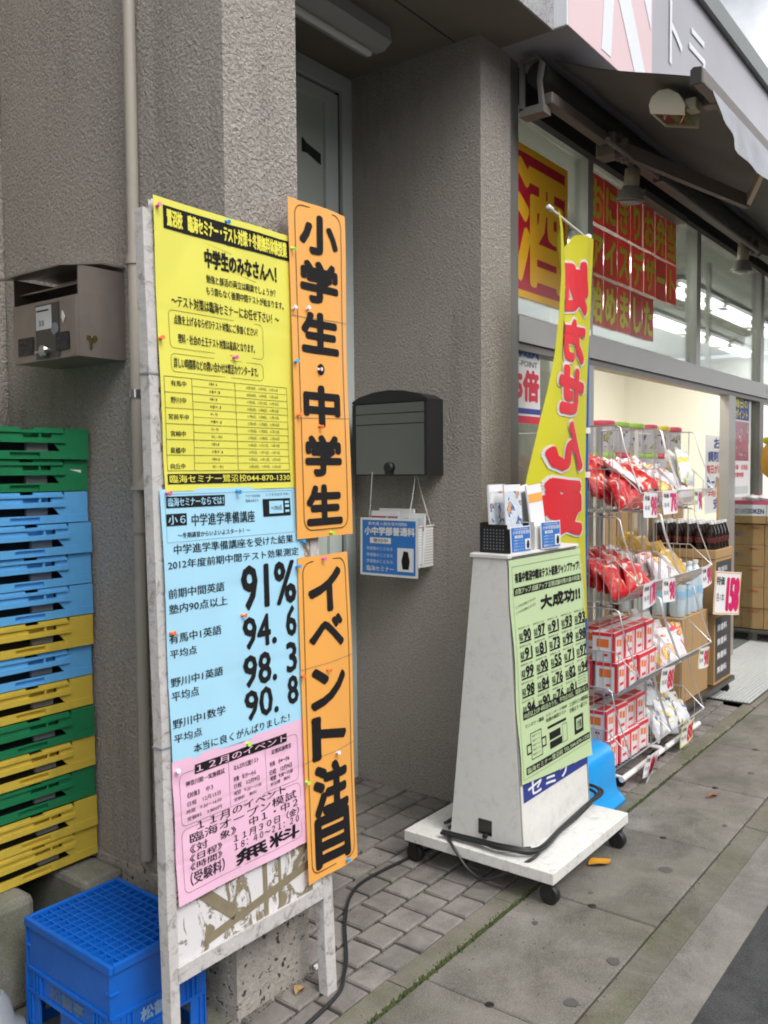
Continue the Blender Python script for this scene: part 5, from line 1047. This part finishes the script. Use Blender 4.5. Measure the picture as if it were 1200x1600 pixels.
def boxes(rx, n, zf, y0, lay, lab, grp):
    for k in range(lay):
        for j in range(2):
            for i in range(n):
                if k == lay-1 and random.random() < .08: continue
                place('snack_box', bxm, None, (rx+.012+i*.122+random.uniform(-.003, .003), y0+.125*j+.02*k+random.uniform(-.006, .006), zf-.084+k*.1365), (0, 0, R(random.uniform(-4, 4))), 'white and red box, %s from left, %s row, %s layer, %s' % (['first', 'second', 'third', 'fourth'][i], ['front', 'back'][j], ['bottom', 'top'][k], lab), 'box', grp)
boxes(R1, 4, .515, 1.535, 2, 'third basket', 'boxes in the nearer rack third basket')
boxes(R1, 4, .15, 1.575, 2, 'lowest basket', 'boxes in the nearer rack lowest basket')
# price cards
def card(label, txt, x, y, z, rot, w=.19, h=.125, dn='print_magenta', border=None, hand=None):
    if w < .23: w *= .88; h *= .88
    T = thing('price_card', label, 'price card', (x, y, z), rot)
    c_ = lambda u, v: (w*u, -.006*sin(pi*u)-.012*(1-v)**2, -h*(1-v)); m = MB(); m.grid(c_, 8, 6, thick=(0, .0006, 0)); m.obj('paper', 'paper_white', T)
    fn = lambda d: (lambda a, b: (a, -.006*sin(pi*a/w)-.012*(-b/h)**2-d, b))
    m = MB(); text(m, txt, w*.42, -h*.93, w*.96, -h*.12, fn(.001), .05); m.obj('price_digits', dn, T)
    m = MB(); text(m, '特価', w*.06, -h*.32, w*.34, -h*.12, fn(.001), .02); text(m, hand or '各1袋', w*.08, -h*.7, w*.36, -h*.5, fn(.001), .01); m.obj('lettering', 'ink', T)
    if border: m = MB(); frame_lines(m, w*.03, -h*.97, w*.97, -h*.03, fn(.0014), .006); m.obj('border_print', border, T)
    return T
yc = 1.418
card('white price card with magenta 98, left one on the top basket of the nearer rack', '98', 3.745, yc, 1.342, (R(6), R(2), R(0)))
card('white price card with magenta 78, right one on the top basket of the nearer rack', '78', 3.965, yc-.004, 1.345, (R(4), R(-1), R(-3)))
card('white price card with magenta 178, left one on the second basket of the nearer rack', '178', 3.75, yc, .935, (R(9), R(-4), R(4)), .22, .13)
card('white price card with magenta 98, right one on the second basket of the nearer rack', '98', 3.99, yc, .937, (R(5), R(3), R(-4)), .16)
card('white price card with red 88 on the third basket of the nearer rack', '88', 3.99, yc, .517, (R(10), R(4), 0), .20, .13, 'print_red')
card('white price card with pink 98 on the top basket of the farther rack', '98', 4.42, yc, 1.344, (R(5), 0, R(4)), .19, .13, 'print_magenta', 'print_yellow')
card('white price card with red 98, right end of the second basket of the farther rack', '98', 4.56, yc, .935, (R(6), R(-6), 0), .17)
card('white price card with red 98 on the third basket of the farther rack', '98', 4.53, yc, .52, (R(8), R(5), 0), .19, .12, 'print_red', 'print_yellow')
card('white and yellow price card with red 88 on the lowest basket of the farther rack', '88', 4.36, yc+.03, .145, (R(12), R(-4), 0), .22, .13, 'print_red', 'print_yellow')
card('price card with red 88 hanging lowest on the nearer rack, almost touching the pavers', '88', 3.86, yc+.02, .135, (R(16), R(8), R(6)), .20, .12, 'print_red')
T = card('crumpled white notice with handwriting dangling below the lowest red price card', '広告の品', 3.85, yc, .055+.012, (R(30), R(-16), R(8)), .21, .09, 'ink', None, '袋')
card('white card with magenta 158 and gold edge hanging on the carton stack beyond the racks', '158', 5.36, 1.585, .83, (R(2), R(6), R(-22)), .24, .26, 'print_magenta', 'paper_orange', '各1本')

# ================================================================== CARTON STACKS, BOTTLES, DOLLIES
def dolly(label, x0, x1, y0, y1, z=.105):
    T = thing('flat_dolly', label, 'dolly', (x0, y0, 0)); w, d = x1-x0, y1-y0
    MB().box(0, w, 0, d, z-.03, z, bev=.006).obj('deck', 'steel_dark', T)
    for x in (.06, w-.06):
        for y in (.05, d-.05):
            m = MB(); m.lathe((x-.012, y, .032), [(.026, 0), (.032, .004), (.032, .020), (.026, .024)], 16, (1, 0, 0)); m.box(x-.02, x+.02, y-.015, y+.03, .055, z-.031); m.obj('caster', 'rubber', T)
dolly('dark flat dolly under the near carton stack, its wheel beside the grey mat', 4.90, 5.84, 1.60, 2.12); dolly('dark flat dolly under the big brown carton stack beyond the mat', 7.56, 8.6, 1.30, 2.20)
def carton(label, x, y, z, w, d, h, grp, dark=False, prt=True, pink=False):
    T = thing('carton', label, 'carton', (x, y, z), (0, 0, R(random.uniform(-.8, .8))), grp)
    MB().box(0, w, 0, d, 0, h, bev=.003).obj('body', 'carton', T)
    m = MB(); m.box(-.0008, -.0002, d*.46, d*.54, h*.55, h); m.obj('tape', 'carton_tape', T) if not prt else None
    fx = lambda a, b: (-.0014, d-a, b); fy = lambda a, b: (a, -.0014, b)
    if prt:
        m = MB(); text(m, 'SOKEN', d*.12, h*.42, d*.45, h*.62, fx, .03); text(m, 'SOKEN', w*.12, h*.42, w*.5, h*.62, fy, .03); m.obj('lettering', 'print_blue', T)
        m = MB(); text(m, '日用品', d*.58, h*.76, d*.85, h*.86, fx, .02); m.obj('lettering', 'print_red', T)
    if pink:
        m = MB(); rect(m, 0, h*.35, d, h*1.0, fx, nx=2); m.obj('lid_band', 'paper_white', T)
        m = MB(); text(m, 'SOKEN', d*.1, h*.44, d*.9, h*.68, lambda a, b: (-.0022, d-a, b), .04); m.obj('lettering', 'print_blue', T)
        MB().box(-.002, w+.002, -.002, d+.002, h*.86, h+.008).obj('pink_lid', 'brick_pink', T)
    if dark:
        m = MB(); rect(m, w*.05, .02, w*.95, h*.95, fy, nx=2); m.obj('dark_print', 'carton_dark', T)
        m = MB()
        for k in range(4): text(m, '無香料', w*.15, h*(.75-.2*k), w*.7, h*(.85-.2*k), lambda a, b: (a, -.0024, b), .03)
        m.obj('lettering', 'paper_white', T)
gs = 'cartons of the big brown stack beyond the mat'; nmr = ['lowest', 'second', 'third', 'fourth', 'fifth']
for k in range(5):
    for j in range(3):
        y = 2.148-.285*(j+1)+.002
        carton('brown carton, %s layer, %s column from the left in the big stack' % (nmr[k], ['first', 'second', 'third'][j]), 7.60+random.uniform(-.006, .006), y, .108+.1745*k, .38, .281, .172, gs)
for j in range(3): carton('pink topped display carton, %s from the left on the big brown stack' % ['first', 'second', 'third'][j], 7.58, 2.18-.165*(j+1)-.003, .985, .36, .161, .18, 'pink topped cartons on the big stack', prt=False, pink=True)
MB().box(7.50, 7.58, 2.19, 2.22, .11, 1.36).obj('cardboard_sheet', 'carton', None, label='upright brown cardboard sheet standing beside the big carton stack', cat='cardboard sheet')
gn = 'cartons of the near stack behind the racks'
for k, (h, z) in enumerate(((.44, .107), (.34, .549))):
    carton(('tall brown carton with dark printed front, lower one of the near stack', 'brown carton with dark printed front under the cola bottles')[k], 5.46, 1.62, z, .34, .44, h-.003, gn, dark=True, prt=False)
carton('low open brown tray holding the cola bottles', 5.455, 1.615, .889, .35, .45, .055, gn, prt=False)
for k in range(2): carton('plain brown carton behind the farther rack, %s of the pair under the water bottles' % ['lower', 'upper'][k], 4.93, 1.64, .107+.245*k, .46, .42, .242, gn, prt=False)
def bottle(kind):
    m = MB()
    if kind == 'cola':
        r = .031; m.lathe((0, 0, 0), [(.026, 0), (r, .01), (r, .05), (.027, .09), (r, .13), (.026, .165), (.013, .20), (.013, .205)], 10); m.lathe((0, 0, .2052), [(.0145, 0), (.0145, .016)], 8, mi=1); m.lathe((0, 0, .09), [(.0285, 0), (.0315, .02), (.0315, .035)], 10, mi=2)
        return m.mesh('cola_bottle', ['cola', 'cap_white', 'cola_label'])
    r = .045; m.lathe((0, 0, 0), [(.040, 0), (r, .01), (r*.95, .05), (r, .09), (r*.95, .13), (r, .17), (r, .21), (.020, .262), (.014, .27), (.014, .28)], 12); m.lathe((0, 0, .2802), [(.016, 0), (.016, .018)], 8, mi=1); m.lathe((0, 0, .105), [(r+.001, 0), (r+.001, .045)], 12, mi=2)
    return m.mesh('water_bottle', ['water', 'cap_white', 'water_label'])
cbm, wbm = bottle('cola'), bottle('water')
for i in range(5):
    for j in range(6): place('cola_bottle', cbm, None, (5.495+i*.066, 1.655+j*.069, .895), (0, 0, random.uniform(0, 6)), 'dark cola bottle with a white cap in the tray on the near carton stack', 'bottle', 'cola bottles in the tray')
for i in range(4):
    for j in range(4): place('water_bottle', wbm, None, (4.99+i*.105, 1.69+j*.10, .598), (0, 0, random.uniform(0, 6)), 'large clear water bottle with a blue label behind the farther rack', 'bottle', 'water bottles on the plain cartons')
# shelf with tubs inside the doorway
T = thing('display_shelf', 'low white display shelf inside the doorway carrying stacked lidded tubs', 'shelf', (4.85, 2.06, 0))
for z in (0, .45, .9, 1.335): MB().box(0, 1.42, 0, .34, z, z+.022).obj('shelf_board', 'shelf_white', T)
for x in (0, .70, 1.40): MB().box(x, x+.02, .02, .335, .0221, 1.3345).obj('side_panel', 'shelf_white', T)
MB().box(0, 1.42, .3405, .35, 0, 1.40).obj('back_panel', 'shelf_white', T)
tub = []
for c_ in ('cup_red', 'cup_green', 'cup_yellow'):
    m = MB(); m.lathe((0, 0, 0), [(.100, 0), (.108, .02), (.112, .155)], 22, mi=0); m.lathe((0, 0, .03), [(.1125, 0), (.1135, .10)], 22, mi=2); m.lathe((0, 0, .1555), [(.117, 0), (.117, .026), (.108, .032)], 22, mi=1); tub.append(m.mesh('lidded_tub', ['cup', c_, 'tub_label']))
seq = [0, 1, 1, 0, 2, 0]; on_ = ['first', 'second', 'third', 'fourth', 'fifth', 'last']
for lv in range(2):
    for i in range(6):
        cn = seq[i] if lv else [1, 0, 1, 1, 0, 0][i]
        place('lidded_tub', tub[cn], None, (4.985+i*.236, 2.19, 1.3575+lv*.188), (0, 0, random.uniform(0, 6)), 'tub with a %s lid, %s from left, %s row on the display shelf' % (['red', 'green', 'yellow'][cn], on_[i], ['lower', 'upper'][lv]), 'tub', 'lidded tubs on the display shelf')
for sz, zz in ((0, .472), (1, .022), (2, .922)):
    for i in range(7): carton('plain carton, %s from the left on the %s board of the display shelf' % (['first', 'second', 'third', 'fourth', 'fifth', 'sixth', 'seventh'][i], ['second', 'lowest', 'third'][sz]), 4.89+i*.194+(0.02 if i > 3 else 0), 2.09, zz+.0005, .17, .26, .30, 'cartons on the %s board of the display shelf' % ['second', 'lowest', 'third'][sz], prt=False) if (i != 3) else None
# promotion board inside
T = thing('promotion_board', 'white promotion board with stacked rows of blue and red lettering inside the shop', 'board', (9.55, 2.95, .95))
MB().box(0, .9, 0, .01, 0, .85).obj('panel', 'paper_white', T)
fn = lambda x, z: (x, -.0012, z)
m = MB(); text(m, 'お薬', .3, .70, .85, .83, fn, .05); text(m, '調剤薬局', .1, .56, .85, .68, fn, .05); text(m, 'セール', .05, .27, .5, .40, fn, .05); text(m, '安心', .3, .04, .8, .16, fn, .05); m.obj('lettering', 'print_blue', T)
m = MB(); text(m, '毎日がお買得', .05, .43, .85, .53, fn, .04); text(m, '均一', .1, .18, .7, .25, fn, .04); m.obj('lettering', 'print_red', T)
# yellow bag hanging at the right edge
T = thing('net_bag', 'bulging yellow and orange net bag hanging above the pink topped cartons', 'bag', (7.62, 1.815, 1.36))
m = MB(); m.lathe((0, 0, 0), [(.03, 0), (.085, .05), (.09, .15), (.075, .24), (.05, .27)], 14); m.obj('body', 'leaf_yellow', T)
m = MB(); m.lathe((0, 0, .272), [(.05, 0), (.08, .03), (.06, .06), (.02, .065)], 12); m.obj('knotted_top', 'flag_yellow', T); m = MB(); m.tube([(0, 0, .33), (0, .05, .72)], .003, 5); m.obj('string', 'white_plastic', T)
for k in range(3): bag('bag_white', 'clear and white packet lying on the pink topped cartons', 'packets on the pink topped cartons', (7.68, 1.68+.10*k, 1.175), (R(-80), 0, R(20*k)), .14, .16, .06)

# ================================================================== LITTER
def leaf(name, label, c, x, y, z, L_, W_, rz, lift):
    T = MB(); n = 8
    T.grid(lambda u, v: ((u-.5)*L_, (v-.5)*W_*max(.05, sin(pi*min(1, max(0, u)))**.7), .004+lift*abs(v-.5)*sin(pi*u)+.004*sin(u*7)), n, 4, thick=(0, 0, .0008))
    T.obj(name, c, None, loc=(x, y, z), rot=(0, 0, rz), label=label, cat='leaf')
leaf('fallen_leaf', 'yellow orange fallen leaf on the slab beside the sign box base', 'leaf_yellow', 2.975, 1.285, .002, .10, .055, R(-30), .015)
leaf('fallen_leaf', 'reddish brown dry leaf lying alone on the pavement slab', 'leaf_brown', 3.885, 1.152, .001, .075, .022, R(-20), .02)
leaf('fallen_leaf', 'small tan dry leaf at the foot of the left pier', 'carton', 1.735, 1.63, 0, .04, .03, R(10), .03)
m = MB(); m.prism([(0, 0), (.02, .004), (.022, .014), (.006, .016)], 'z', 0, .006); m.obj('paper_scrap', 'paper_white', None, loc=(1.842, 1.664, .001), label='tiny white paper scrap between the pier and the board post', cat='paper scrap')
sdm = MB()
for k in range(900):
    x, y = random.choice([(random.uniform(1.9, 5), random.uniform(.97, 1.38)), (random.uniform(1.7, 3.4), random.uniform(1.42, 2.2)), (random.uniform(1.50, 1.85), 1.667+random.gauss(0, .006)), (1.835+random.gauss(0, .006), random.uniform(1.67, 2.4)), (random.uniform(1.0, 5), 1.40+random.gauss(0, .02)), (random.uniform(1.9, 4.5), .955+random.gauss(0, .006)), (3.16+random.gauss(0, .006), random.uniform(1.9, 2.6))])
    s_ = random.uniform(.0012, .004); a = random.uniform(0, 3)
    sdm.add([(x+s_*cos(a), y+s_*sin(a), -.001), (x+s_*cos(a+2.1), y+s_*sin(a+2.1), -.001), (x+s_*cos(a+4.2), y+s_*sin(a+4.2), -.001), (x, y, s_*.8)], [(0, 1, 3), (1, 2, 3), (2, 0, 3)])
mk('grit', (.09, .08, .065), .9, var=.4, vs=50); sdm.obj('grit', 'grit', kind='stuff')
bpy.data.objects.remove(TO); bpy.context.view_layer.update()
